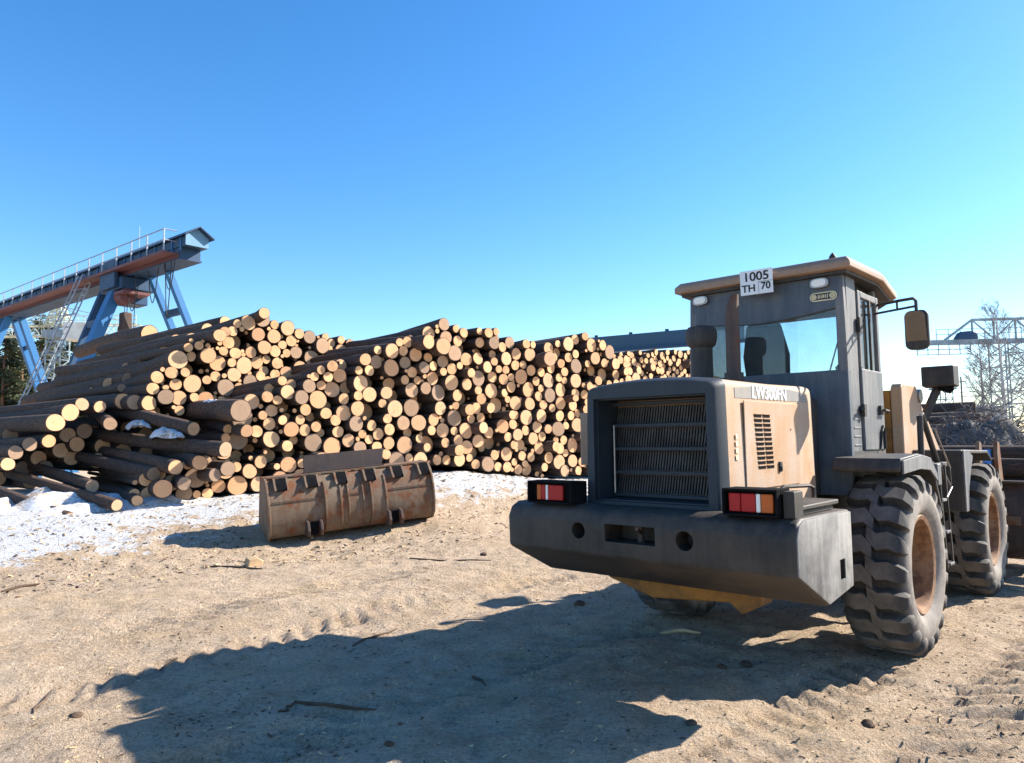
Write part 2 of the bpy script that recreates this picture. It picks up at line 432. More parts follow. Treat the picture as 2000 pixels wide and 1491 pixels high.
def gheight(x, y, fine=True):
    x = np.asarray(x, float); y = np.asarray(y, float)
    h = rise(x, y)+0.05*vnoise(x, y, 0.35)*sstep((y+3)/8)
    r = np.hypot(x, y)
    if fine:
        k = sstep((26-r)/10)
        h = h+k*(0.05*vnoise(x, y, 1.1)+0.030*vnoise(x, y, 2.7)+0.032*vnoise(x, y, 6.1)+0.026*vnoise(x, y, 11.5))
        h = h+wheel_tracks(x, y)*sstep((20-r)/6)
        h = h+0.03*sstep((rise(x, y)-0.06)/0.2)*(vnoise(x, y, 3.7)+vnoise(x, y, 9)*0.7)*k
    h = h*(1-sstep((r-60)/60)*0.6)
    # level under the loader's tyres
    for wx, wy in ((0.93, 0.0), (-0.93, 0.0), (0.93, 2.75), (-0.93, 2.75)):
        p = LO+LRV*wx+LF*wy
        k = sstep((0.55-np.hypot(x-p.x, y-p.y))/0.35)
        h = h*(1-k)+0.0*k
    return h
def gh(x, y): return float(gheight(x, y))

def axis_lines(lo, hi, step, ends):
    a = list(np.arange(lo, hi+1e-6, step)); s = step; x = lo; left = []
    while x > ends[0]: s *= 1.16; x -= s; left.append(x)
    s = step; x = a[-1]; right = []
    while x < ends[1]: s *= 1.16; x += s; right.append(x)
    return np.array(left[::-1]+a+right)
gx = axis_lines(-5.6, 6.6, 0.042, (-1500, 1500)); gy = axis_lines(2.0, 11.0, 0.042, (-1200, 2600))
GX, GY = np.meshgrid(gx, gy)
GZ = gheight(GX, GY)
nx, ny = len(gx), len(gy)
gv = np.stack([GX, GY, GZ], -1).reshape(-1, 3)
ii = (np.arange(ny-1)[:, None]*nx+np.arange(nx-1)[None, :]).reshape(-1)
gf = np.stack([ii, ii+1, ii+nx+1, ii+nx], -1)
gme = bpy.data.meshes.new('ground')
gme.vertices.add(len(gv)); gme.vertices.foreach_set('co', gv.ravel())
gme.loops.add(gf.size); gme.loops.foreach_set('vertex_index', gf.ravel())
gme.polygons.add(len(gf)); gme.polygons.foreach_set('loop_start', np.arange(0, gf.size, 4)); gme.polygons.foreach_set('loop_total', np.full(len(gf), 4))
gme.update(calc_edges=True); gme.shade_smooth()
ground = bpy.data.objects.new('ground', gme); COL.objects.link(ground)
tag(ground, 'tan sawdust and dirt yard with snowy crust by the logs', kind='structure')

def ground_mat():
    m, nt, b = newmat('sawdust_dirt_and_snow')
    v = coords(nt)
    # band along the log stacks where old snow is left: distance in front of the stack's foot line
    def plane_dist(p, n):
        d = nd(nt, 'ShaderNodeVectorMath', operation='DOT_PRODUCT'); sb = nd(nt, 'ShaderNodeVectorMath', operation='SUBTRACT')
        nt.links.new(v, sb.inputs[0]); sb.inputs[1].default_value = p; nt.links.new(sb.outputs[0], d.inputs[0]); d.inputs[1].default_value = n
        return d.outputs['Value']
    dv = plane_dist((PO.x, PO.y, 0), tuple(PN)); du = plane_dist((PO.x, PO.y, 0), tuple(PT))
    big = noise(nt, v, 0.55, 6, 0.6); mid = noise(nt, v, 3.2, 8, 0.7); fine = noise(nt, v, 34, 5, 0.75); grit = noise(nt, v, 120, 3, 0.7)
    lump = noise(nt, v, 11, 6, 0.7)
    tan = ramp(nt, fine, [(0.25, (0.31, 0.215, 0.14)), (0.47, (0.66, 0.50, 0.355)), (0.68, (0.80, 0.64, 0.475))])
    brn = ramp(nt, fine, [(0.25, (0.17, 0.115, 0.075)), (0.5, (0.47, 0.335, 0.22)), (0.72, (0.68, 0.52, 0.36))])
    c = mixc(nt, ramp(nt, mid, [(0.44, 0.0), (0.64, 0.8)]), tan, brn)
    c = mixc(nt, ramp(nt, big, [(0.50, 0.0), (0.68, 0.6)]), c, brn)
    yel = ramp(nt, noise(nt, coords(nt, loc=(3, 9, 0)), 0.8, 6, 0.6), [(0.52, 0.0), (0.68, 0.5)])
    c = mixc(nt, yel, c, (0.70, 0.51, 0.30))
    c = mixc(nt, ramp(nt, grit, [(0.58, 0.0), (0.68, 0.75)]), c, (0.16, 0.105, 0.07))
    c = mixc(nt, ramp(nt, noise(nt, v, 62, 4, 0.75), [(0.60, 0.0), (0.68, 0.85)]), c, (0.17, 0.11, 0.075))
    c = mixc(nt, ramp(nt, noise(nt, coords(nt, loc=(5, 2, 1)), 75, 3, 0.7), [(0.60, 0.0), (0.70, 0.7)]), c, (0.74, 0.60, 0.44))
    c = mixc(nt, ramp(nt, lump, [(0.60, 0.0), (0.72, 0.6)]), c, (0.20, 0.135, 0.09))
    # snow crust
    wv = mathn(nt, 'ADD', dv, mathn(nt, 'MULTIPLY', mathn(nt, 'SUBTRACT', big, 0.5), 4.0))
    wv = mathn(nt, 'ADD', wv, mathn(nt, 'MULTIPLY', mathn(nt, 'SUBTRACT', mid, 0.5), 4.0))
    wv = mathn(nt, 'ADD', wv, mathn(nt, 'MULTIPLY', ramp(nt, mathn(nt, 'MULTIPLY', mathn(nt, 'ADD', du, 3.0), 0.2), [(0.0, 0.0), (1.0, 1.0)]), 1.0))
    s = ramp(nt, mathn(nt, 'MULTIPLY', wv, 0.2), [(0.36, 1.0), (0.72, 0.0)])
    speck = ramp(nt, mathn(nt, 'ADD', mathn(nt, 'ADD', mathn(nt, 'MULTIPLY', fine, 0.5), mathn(nt, 'MULTIPLY', lump, 0.5)), mathn(nt, 'MULTIPLY', mathn(nt, 'SUBTRACT', s, 0.5), 0.42)), [(0.55, 0.0), (0.63, 1.0)])
    behind = ramp(nt, mathn(nt, 'ADD', mathn(nt, 'MULTIPLY', dv, 0.05), 0.5), [(0.06, 0.0), (0.14, 1.0)])
    c = mixc(nt, mathn(nt, 'MULTIPLY', speck, behind), c, (0.70, 0.70, 0.71))
    nt.links.new(c, b.inputs['Base Color'])
    b.inputs['Roughness'].default_value = 0.95; b.inputs['Specular IOR Level'].default_value = 0.15
    h = mathn(nt, 'ADD', mathn(nt, 'MULTIPLY', lump, 1.2), mathn(nt, 'ADD', fine, mathn(nt, 'MULTIPLY', grit, 0.5)))
    bump(nt, b, h, 1.0, 0.06)
    return m
gme.materials.append(ground_mat())

# ------------------------------------------------------------------ logs
LOGLEN = 6.0
NV = 14
def log_meshes(k):
    r_ = random.Random(100+k); n, segs = 20, 9
    ph = [r_.uniform(0, 6.28) for _ in range(6)]; am = [r_.uniform(0.0, 0.05), r_.uniform(0, 0.03), r_.uniform(0, 0.02)]
    def rr(a): return 1+am[0]*math.cos(2*a+ph[0])+am[1]*math.cos(3*a+ph[1])+am[2]*math.cos(5*a+ph[2])
    rings = []; bx, by = r_.uniform(-0.35, 0.35), r_.uniform(-0.35, 0.35)
    for s in range(segs+1):
        t = s/segs; tp = 1-0.16*t
        ox, oy = bx*math.sin(PI*t), by*math.sin(PI*t)
        ring = []
        for i in range(n):
            a = 2*PI*i/n; q = rr(a)*tp*(1+r_.uniform(-0.025, 0.025)*(0.3 if s == 0 else 1))
            ring.append((q*math.cos(a)+ox, q*math.sin(a)+oy, t*LOGLEN))
        rings.append(ring)
    bb = B(); bb.loft(rings, True)
    bark = bb.mesh('log', 60); bark.materials.append(M['bark']); bark.materials.append(M['wood'])
    bark.polygons[len(bark.polygons)-1].material_index = 1
    e = B(); ring = rings[0]; tilt = r_.uniform(-0.12, 0.12), r_.uniform(-0.12, 0.12)
    vs = [(0, 0, -0.012)]+[(x*0.55, y*0.55, -0.012+0.004*r_.uniform(-0.3, 0.3)) for x, y, z in ring]+[(x*0.925, y*0.925, -0.012) for x, y, z in ring]+[(x*0.925, y*0.925, 0.012) for x, y, z in ring]
    vs = [(x, y, z) for x, y, z in vs]
    fs = [(0, 1+(i+1) % n, 1+i) for i in range(n)]
    for q in range(2):
        fs += [(1+q*n+i, 1+q*n+(i+1) % n, 1+(q+1)*n+(i+1) % n, 1+(q+1)*n+i) for i in range(n)]
    e.add(vs, fs); end = e.mesh('cut_end', 60); end.materials.append(M['wood'])
    return bark, end, bb, e
LOGM = [log_meshes(k) for k in range(NV)]
LOG_SPECS = []          # (position of the near end, axis, radius, length, label, group, priority)
def log_spec(p, axis, r, ln, label, group, prio=0): LOG_SPECS.append((Vector(p), Vector(axis).normalized(), r, ln, label, group, prio))
def log_matrix(p, axis, r, ln, roll):
    q = axis.to_track_quat('Z', 'Y')
    return Matrix.Translation(p) @ q.to_matrix().to_4x4() @ Matrix.Rotation(roll, 4, 'Z') @ Matrix.Diagonal((r, r, ln/LOGLEN, 1))

def log_axis(deg, dz=0.0): return Vector((-math.sin(rad(deg)), math.cos(rad(deg)), dz))

def fill_pile(o, t, bot, top, deg, label, group, rmin, rmax, prio, seed, specials=(), recess=0.0):
    """drop logs one by one into the lowest notch between a foot line and a crest line, both given
    as (distance along the stack, height)"""
    r_ = np.random.RandomState(seed)
    bu, bz = zip(*bot); tu, tz = zip(*top)
    us, zs, rs = [], [], []; fails = 0; used = set()
    n = Vector((t.y, -t.x, 0)); u0, u1 = min(tu), max(tu)
    while fails < 60 and len(us) < 700:
        r = float(np.clip(rmin*math.exp(abs(r_.normal(0, 0.52))), rmin, rmax)) if r_.rand() < 0.75 else r_.uniform(rmin, rmin+(rmax-rmin)*0.75)
        cand = r_.uniform(u0, u1, 220)
        best = np.interp(cand, bu, bz)+r*r_.uniform(0.6, 1.0)
        if us:
            U, Z, R_ = np.array(us), np.array(zs), np.array(rs)
            d = np.abs(cand[:, None]-U[None]); h = (R_[None]+r)**2*0.985-d*d
            best = np.maximum(best, np.where(h > 0, Z[None]+np.sqrt(np.maximum(h, 0)), -9).max(1))
        room = np.interp(cand, tu, tz)-best-r*0.8
        best2 = np.where(room > 0, best-0.15*r_.rand(len(cand)), 99)
        k = int(np.argmin(best2))
        if best2[k] > 90: fails += 1; continue
        u, z = float(cand[k]), float(best[k])
        for si, (su, sz, sr) in enumerate(specials):
            if si not in used and abs(u-su) < 0.22 and abs(z-sz) < 0.22: r = sr; used.add(si); z += (sr-rmin)*0.5
        us.append(u); zs.append(z); rs.append(r)
        q = r_.rand()
        out = r_.uniform(-0.05, 0.05) if q < 0.78 else (r_.uniform(-0.6, -0.14) if q < 0.95 else r_.uniform(0.1, 0.4))
        p = o+t*u+n*(out+r_.normal(0, 0.025)-recess)+Vector((0, 0, z))
        lb_, gr_ = log_label(label, r, out, (z-np.interp(u, bu, bz))/max(0.3, np.interp(u, tu, tz)-np.interp(u, bu, bz)))
        log_spec(p, log_axis(deg+r_.normal(0, 3.6), r_.normal(0, 0.03)), r, r_.uniform(5.2, 6.8), lb_, gr_, prio)
    # thin tops and poles pushed into the gaps that are left
    for _ in range(5000):
        u = r_.uniform(u0, u1); lo, hi = np.interp(u, bu, bz), np.interp(u, tu, tz); z = r_.uniform(lo, max(lo+0.05, hi-0.08))
        U, Z, R_ = np.array(us), np.array(zs), np.array(rs); r = float(np.min(np.hypot(U-u, Z-z)-R_*0.97))
        if r < 0.036: continue
        r = min(r, 0.085); us.append(u); zs.append(z); rs.append(r)
        log_spec(o+t*u+n*(r_.uniform(-0.35, 0.08)-recess)+Vector((0, 0, z)), log_axis(deg+r_.normal(0, 1.5), r_.normal(0, 0.012)), r, r_.uniform(5.0, 6.5), 'thin pole filling a gap in '+label, 'poles in the gaps of '+label, 0)
    return us, zs, rs
SIZES = ('thin', 'medium', 'thick')
def log_label(what, r, out, f):
    size = SIZES[0 if r < 0.115 else (1 if r < 0.155 else 2)]
    dep = 'jutting out of' if out > 0.11 else ('set back in' if out < -0.13 else 'flush in')
    lev = 'its crest' if f > 0.86 else ('its foot' if f < 0.13 else 'its middle')
    lb = '%s log %s %s, at %s' % (size, dep, what, lev)
    return lb, lb

def plane_uz(px, py, o, t):
    n = Vector((t.y, -t.x, 0)); d = RM @ Vector(((px-CX)/FPX, -(py-CY)/FPX, -1.0)); c = Vector((0, 0, CAMZ))
    q = c+d*((o-c).dot(n)/d.dot(n)); return (q-o).dot(t), q.z
# the main stack behind the bucket
top_px = [(262, 935), (300, 920), (345, 905), (400, 885), (440, 850), (458, 785), (500, 765), (540, 738), (600, 728), (650, 705), (700, 690), (780, 662), (850, 628), (870, 622), (900, 640), (960, 640), (1010, 660), (1060, 672), (1110, 655), (1150, 648), (1190, 672), (1240, 720), (1300, 800)]
bot_px = [(262, 985), (400, 972), (500, 958), (850, 906), (960, 918), (1080, 932), (1150, 925), (1300, 920)]
topB = [plane_uz(a, b, PO, PT) for a, b in top_px]; botB = [plane_uz(a, b, PO, PT) for a, b in bot_px]
big = [(*plane_uz(a, b, PO, PT), c) for a, b, c in ((470, 802, 0.21), (710, 745, 0.185), (678, 802, 0.17), (318, 950, 0.18), (830, 860, 0.2), (655, 860, 0.2), (650, 745, 0.17), (820, 668, 0.16), (700, 800, 0.16), (1035, 690, 0.17), (1055, 800, 0.17), (440, 878, 0.15), (570, 750, 0.15), (1090, 900, 0.19), (1070, 905, 0.17))]
fill_pile(PO, PT, botB, topB, 38.5, 'the big stack behind the rusty bucket', 'logs of the big stack behind the bucket', 0.088, 0.19, 2, 11, big)
# the higher stack behind it, under the gantry crane
AO = at(370, 760, 15.0); AO.z = 0; AE = at(700, 760, 18.2); AT = Vector((AE.x-AO.x, AE.y-AO.y, 0)).normalized()
top_px = [(288, 770), (310, 722), (345, 686), (385, 655), (430, 638), (470, 622), (512, 606), (545, 622), (590, 645), (640, 650), (700, 662), (735, 690)]
bot_px = [(288, 800), (330, 790), (400, 770), (470, 760), (560, 735), (640, 720), (735, 720)]
topA = [plane_uz(a, b, AO, AT) for a, b in top_px]; botA = [plane_uz(a, b+25, AO, AT) for a, b in bot_px]
bigA = [(*plane_uz(a, b, AO, AT), c) for a, b, c in ((366, 690, 0.2), (397, 664, 0.165), (418, 684, 0.17), (421, 648, 0.14), (530, 665, 0.16), (320, 768, 0.16))]
fill_pile(AO, AT, botA, topA, 41, 'the rear stack by the gantry crane', 'logs of the rear stack under the crane', 0.095, 0.19, 2, 5, bigA)
# long dark flanks of that stack, lying further back to the left
rr_ = random.Random(21)
for a, b, Y, r in ((300, 748, 15.6, 0.17), (272, 762, 15.8, 0.16), (315, 716, 16.2, 0.17), (290, 728, 16.6, 0.18), (252, 742, 16.9, 0.18), (345, 688, 16.6, 0.16), (322, 692, 17.2, 0.19), (285, 705, 17.6, 0.19), (250, 722, 17.9, 0.19), (215, 752, 17.2, 0.18), (185, 768, 17.6, 0.18), (375, 664, 17.4, 0.17), (345, 668, 18.2, 0.19), (310, 684, 18.6, 0.2), (405, 645, 18.2, 0.17), (440, 630, 18.6, 0.16)):
    log_spec(at(a, b, Y), log_axis(47+rr_.uniform(-2, 2), rr_.uniform(-0.01, 0.02)), r, rr_.uniform(6.2, 7.2), 'long dark pine log on the sloping flank of the rear stack', 'logs on the flank of the rear stack', 1)
log_spec(at(516, 612, 15.9), log_axis(40, 0.0)+Vector((0, 0, -0.10)), 0.13, 5.5, 'log tilted up on the very crest of the rear stack', None, 5)
log_spec(at(292, 652, 22.5), log_axis(46, 0.01), 0.27, 7, 'thick dark log on top behind the crest of the rear stack', None, 5)
# the small far stack seen past the loader
CO = at(1190, 720, 29); CO.z = 0; CT = Vector((0.80, 0.60, 0)).normalized()
topC = [plane_uz(a, b, CO, CT) for a, b in ((1180, 700), (1215, 688), (1300, 682), (1365, 684), (1420, 690))]
botC = [(u, 0.12) for u, z in (plane_uz(a, b, CO, CT) for a, b in ((1180, 770), (1420, 770)))]
fill_pile(CO, CT, botC, topC, 41, 'the far stack below the blue girder', 'logs of the far stack', 0.10, 0.17, 3, 9)

def one_log(px, py, dpx, Y, deg, ln, label, dz=0.0, far=None, group=None, prio=6):
    p = at(px, py, Y); r = dpx*Y/FPX/2
    if far is not None:
        q = at(far[0], far[1], far[2]); ax = q-p; ln = ax.length
    else: ax = log_axis(deg, dz)
    log_spec(p, ax, r, ln, label, group, prio)
# heap at the left, ends stepping down
one_log(160, 790, 26, 13.9, 52, 6, 'log end topmost of the stepped heap beside the fallen logs')
one_log(137, 806, 34, 13.7, 52, 6, 'thick log second from the top of the stepped heap')
one_log(108, 826, 36, 13.5, 53, 6, 'thickest log of the stepped heap, bright round end')
one_log(95, 862, 26, 13.7, 52, 6, 'log with half its end in shade under the thickest log of the stepped heap')
one_log(58, 868, 28, 13.5, 52, 6, 'log end in the stepped heap beside the half-shaded one')
one_log(30, 884, 28, 13.3, 52, 6, 'low log of the stepped heap, just above its lowest one')
one_log(15, 907, 26, 13.1, 53, 6, 'lowest log end of the stepped heap, beside the snow')
one_log(195, 795, 24, 14.2, 50, 6, 'log with a half-shaded end beside the top of the stepped heap')
one_log(240, 784, 32, 14.6, 48, 6, 'log with a broad shadow across its sawn end')
one_log(262, 786, 30, 14.4, 47, 6, 'dark-ended log pressed against the shadowed sawn end')
one_log(237, 758, 16, 15.4, 47, 6, 'thin log with a small round end lying alone on dark logs')
for i, (a, b) in enumerate(((132, 850), (118, 880), (75, 895), (88, 915), (45, 915), (150, 868), (-5, 935), (-30, 900), (60, 940), (165, 842), (140, 895), (-15, 860), (20, 850))):
    one_log(a, b, 30, 14.4+0.02*i, 52+rr_.uniform(-3, 3), 6, 'dark log buried low in the stepped heap', 0.0, None, 'buried logs of the stepped heap', 1)
for i, (a, b, Y) in enumerate(((215, 850, 15.2), (250, 862, 15.4), (285, 850, 15.6), (320, 862, 15.5), (240, 882, 15.0), (285, 886, 15.1), (330, 884, 15.2), (365, 868, 15.3), (200, 872, 15.0), (225, 902, 14.8), (270, 910, 14.7), (315, 908, 14.9), (190, 900, 14.7), (355, 895, 15.0), (180, 845, 15.6), (250, 838, 16.0), (300, 832, 16.2), (350, 838, 16.0), (210, 826, 16.3), (390, 850, 15.6))):
    one_log(a, b, 31, Y, 50+rr_.uniform(-5, 5), 6, 'dark log buried under the fallen logs in the hollow', 0.0, None, 'buried logs under the fallen ones', 1)
# logs fallen in front
one_log(440, 878, 30, 12.85, 0, 0, 'long straight fallen log with bright end above the snow hollow', 0, (152, 842, 15.6))
one_log(470, 802, 44, 13.2, 0, 0, 'thickest log of all, dark ringed end jutting from the big stack', 0, (300, 806, 17.0))
one_log(482, 842, 25, 13.3, 0, 0, 'log with a mostly shaded end under the thickest log', 0, (395, 822, 17.0))
one_log(343, 913, 30, 12.75, 0, 0, 'fallen log with a clean end pointing out over the snow hollow', 0, (190, 880, 15.3))
one_log(390, 904, 30, 12.85, 0, 0, 'short fallen log beside the clean-ended one', 0, (300, 880, 15.6))
one_log(378, 838, 27, 13.4, 0, 0, 'fallen log dipping under a snow patch on the heap', 0, (222, 800, 15.2))
one_log(318, 955, 37, 12.6, 0, 0, 'thick short log with a dark crack across its sawn end', 0, (250, 938, 16.5))
one_log(360, 945, 27, 12.7, 0, 0, 'log beside the cracked one at the foot of the stack', 0, (290, 925, 16.5))
one_log(228, 987, 23, 12.2, 0, 0, 'log half sunk in snow with its end just showing', 0, (15, 925, 14.2))
one_log(135, 1014, 26, 11.9, 0, 0, 'rotting log half buried at the edge of the snow', 0, (-40, 945, 13.6))
one_log(62, 1030, 24, 11.7, 0, 0, 'outermost rotting log lying at the edge of the yard', 0, (-60, 980, 13.0))
one_log(215, 828, 26, 13.9, 0, 0, 'log with snow along it lying crosswise in the heap', 0, (165, 800, 16.2))
one_log(300, 926, 28, 12.9, 0, 0, 'fallen log lying under the clean-ended one in the snow', 0, (120, 884, 15.2))
one_log(268, 978, 22, 12.5, 0, 0, 'short dark log at the foot of the cracked one', 0, (190, 950, 14.6))
one_log(180, 950, 26, 12.9, 0, 0, 'dark log showing between two snow drifts', 0, (40, 905, 15.0))
one_log(420, 928, 26, 12.9, 41, 5, 'log end low in front of the stack beside the bucket')
one_log(445, 916, 30, 13.0, 41, 5, 'round bright log end next to the bucket corner')

def order(s):
    px, py = to_px(s[0]); vis = -40 < px < 2040
    return (0 if s[6] >= 5 else 1, 0 if vis else 1, -s[2]/(s[0]-Vector((0, 0, CAMZ))).length)
LOG_SPECS.sort(key=order)
MAXLOG = 276
rl = random.Random(4)
stuff = B()
print('logs', len(LOG_SPECS))
for i, (p, ax, r, ln, label, group, prio) in enumerate(LOG_SPECS):
    k = rl.randrange(NV); mw = log_matrix(p, ax, r, ln, rl.uniform(0, 6.28))
    if i < MAXLOG:
        o = bpy.data.objects.new('log', LOGM[k][0]); COL.objects.link(o); o.matrix_world = mw
        tag(o, label, 'log', group)
        e = bpy.data.objects.new('cut_end', LOGM[k][1]); COL.objects.link(e); e.parent = o
    else:
        stuff.add([mw @ Vector(v) for v in LOGM[k][2].v], LOGM[k][2].f)
        stuff.add([mw @ Vector(v) for v in LOGM[k][3].v], LOGM[k][3].f, 1)
if stuff.v:
    tag(stuff.obj('small_stacked_logs', [M['bark_mass'], M['wood_mass']], None, 0, 2, 60), 'mass of thinner logs filling the stacks between the larger ones', kind='stuff')

# ------------------------------------------------------------------ the wheel loader (local x right, y forward, z up)
loader = empty('wheel_loader', LO, LYAW)
tag(loader, 'dusty yellow and grey wheel loader with black counterweight parked on sawdust', 'loader')

# wheels
def tyre_mesh():
    b = B(); R0, W = 0.625, 0.215
    prof = [(0.36, 0.165), (0.40, 0.208), (0.47, 0.232), (0.53, 0.226), (0.575, 0.205), (0.598, 0.175), (R0-0.015, 0.10), (R0-0.012, 0)]
    prof = prof+[(r, -h) for r, h in prof[-2::-1]]
    b.lathe(prof+[(0.345, -0.15), (0.345, 0.15), prof[0]], 56, cap=False)
    n = 20; rt = random.Random(5)
    for sgn in (-1, 1):
        for k in range(n):
            a0 = 2*PI*(k+(0.5 if sgn > 0 else 0))/n
            top, bot = [], []
            # a lug: from just past the centre line, waving out over the shoulder
            cl = [(-0.02*sgn, -0.02, 0.672), (0.05*sgn, 0.05, 0.676), (0.12*sgn, 0.035, 0.676), (0.185*sgn, 0.06, 0.664), (0.224*sgn, 0.075, 0.62), (0.234*sgn, 0.08, 0.56)]
            wd = [0.085, 0.105, 0.108, 0.105, 0.085, 0.05]
            rings = []
            for (x, da, r), w in zip(cl, wd):
                a = a0+da*1.3*sgn+rt.uniform(-0.004, 0.004); r += rt.uniform(-0.003, 0.003); ring = []
                base = 0.59 if r > 0.63 else r-0.05
                for rr2, dd in ((base, -w*1.15), (r, -w*0.82), (r, w*0.82), (base, w*1.15)):
                    aa = a+dd; xx = x if rr2 == r else x*0.93
                    ring.append((xx, rr2*math.cos(aa), rr2*math.sin(aa)))
                rings.append(ring)
            b.loft(rings)
    return b.mesh('tyre', 40)
TY = tyre_mesh(); TY.materials.append(M['tyre'])
def rim_mesh():
    b = B()
    b.lathe([(0.355, 0.17), (0.372, 0.185), (0.365, 0.195), (0.335, 0.185), (0.325, 0.16), (0.315, 0.02), (0.295, -0.03), (0.20, -0.045), (0.19, -0.03), (0.0001, -0.03), (0.0001, -0.15), (0.355, -0.15), (0.355, 0.17)], 48, cap=False)
    return b.mesh('rim', 40)
RI = rim_mesh(); RI.materials.append(M['rim'])
hb = B(); hb.lathe([(0.14, -0.05), (0.135, 0.05), (0.12, 0.085), (0.0001, 0.09)], 24)
HU = hb.mesh('hub', 35); HU.materials.append(M['yellow_dark'])
bb_ = B()
for k in range(12):
    a = 2*PI*k/12; bb_.lathe([(0.014, -0.045), (0.014, -0.01), (0.0001, -0.008)], 6, 'x', 0, (0, 0.165*math.cos(a), 0.165*math.sin(a)))
BO = bb_.mesh('wheel_bolts', 35); BO.materials.append(M['steel'])
for sx in (1, -1):
    for wy in (0.0, 2.75):
        w = empty('wheel'); w.parent = loader; w.location = (0.93*sx, wy, 0.668); w.rotation_euler = (rnd.uniform(0, 6), 0, 0 if sx > 0 else PI)
        for me in (TY, RI, HU, BO):
            o = bpy.data.objects.new(me.name, me); COL.objects.link(o); o.parent = w
# running gear
g = B(); g.box(-0.42, 0.42, -1.45, 1.05, 0.62, 1.16); g.box(-0.25, 0.25, 1.0, 1.4, 0.62, 0.8); g.box(-0.25, 0.25, 1.0, 1.4, 1.0, 1.15)
g.obj('rear_frame', M['black'], loader, 0.02)
g = B(); g.box(-0.5, 0.5, 1.35, 3.3, 0.6, 1.15); g.obj('front_frame', M['yellow_dark'], loader, 0.02)
for y in (0.0, 2.75):
    g = B(); g.lathe([(0.10, -0.72), (0.13, -0.5), (0.15, -0.25), (0.24, -0.12), (0.26, 0), (0.24, 0.12), (0.15, 0.25), (0.13, 0.5), (0.10, 0.72)], 20, 'x', 0, (0, y, 0.668))
    g.obj('axle', M['yellow_dark'], loader)
g = B(); g.prism([(-0.86, 0.70), (-0.86, 0.53), (-0.45, 0.42), (0.18, 0.47), (0.27, 0.40), (0.42, 0.48), (0.44, 0.62), (0.3, 0.70)], -1.30, -1.12, 'y')
g.obj('towing_beam', M['yellow_dark'], loader, 0.012)
# counterweight
g = B(); g.prism([(-1.38, 1.185), (-2.16, 1.195), (-2.235, 1.165), (-2.27, 1.09), (-2.26, 0.875), (-1.81, 0.655), (-1.38, 0.70)], -1.06, 1.06)
cw = g.obj('counterweight', M['weight'], loader, 0.024, 3)
c = B()
c.lathe([(0.055, -2.4), (0.055, -2.12)], 20, 'y', 0, (-0.415, 0, 1.03)); c.lathe([(0.06, -2.4), (0.06, -2.12)], 20, 'y', 0, (0.385, 0, 1.025))
c.box(-0.20, 0.18, -2.4, -2.06, 0.975, 1.09); c.box(0.95, 1.2, -1.62, -1.53, 0.78, 0.90)
cut(cw, c)
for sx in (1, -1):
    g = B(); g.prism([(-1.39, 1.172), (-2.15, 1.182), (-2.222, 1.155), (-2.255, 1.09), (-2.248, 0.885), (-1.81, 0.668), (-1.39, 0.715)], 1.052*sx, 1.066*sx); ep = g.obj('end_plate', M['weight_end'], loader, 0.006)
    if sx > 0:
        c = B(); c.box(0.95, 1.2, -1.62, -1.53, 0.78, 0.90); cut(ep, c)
g = B(); g.tube([(0.0, -2.14, 0.96), (0.0, -2.14, 1.11)], 0.022, 10); g.tube([(0.0, -2.14, 1.03), (0.05, -2.27, 1.075)], 0.012, 8)
g.obj('tow_pin', M['rust_dark'], loader)
g = B()
for i in range(9): g.box(-1.0+i*0.02, 1.02-i*0.015, -2.1+0.03*i, -2.088+0.03*i, 0.757-0.013*i, 0.80)
# battery lid and hand loop on the right of the deck
g = B(); g.box(0.66, 1.0, -2.04, -1.50, 1.19, 1.222); g.box(0.64, 1.02, -2.06, -1.46, 1.2225, 1.252); g.obj('battery_lid', M['weight'], loader, 0.008)
g = B(); g.tube([(0.72, -1.64, 1.24), (0.72, -1.63, 1.305), (0.73, -1.60, 1.325), (0.76, -1.24, 1.315), (0.77, -1.21, 1.30), (0.77, -1.2, 1.19)], 0.013, 8); g.obj('hand_loop', M['rust_dark'], loader)
# tail lights
for cxl, name in ((-0.69, 'tail_light'), (0.79, 'tail_light')):
    t_ = empty(name); t_.parent = loader; t_.location = (cxl, -2.16, 1.195)
    w2 = 0.165 if cxl > 0 else 0.20
    g = B(); g.box(-w2, w2, -0.03, 0.10, 0, 0.155); g.box(-w2, w2, -0.085, -0.0305, 0.142, 0.155); g.box(-w2, w2, -0.085, -0.0305, 0, 0.013); g.box(-w2, -w2+0.013, -0.085, -0.0305, 0.0135, 0.1415); g.box(w2-0.013, w2, -0.085, -0.0305, 0.0135, 0.1415)
    ho = g.obj('housing', M['dark'], t_, 0.004)
    xs = [-0.135, -0.06, 0.03, 0.06, 0.135] if cxl > 0 else [-0.13, -0.09, -0.05, -0.025, 0.11]
    cols = ['red', 'red', 'clear', 'amber'] if cxl > 0 else ['amber', 'red', 'clear', 'red']
    for a, b_, cc in zip(xs, xs[1:], cols):
        g = B(); g.box(a+0.002, b_-0.002, -0.062, -0.04, 0.022, 0.128); g.obj('lens', M[cc], t_, 0.005)
g = B(); g.box(0.965, 1.03, -2.19, -2.06, 1.19, 1.34); g.obj('light_bracket', M['weight'], loader, 0.006)
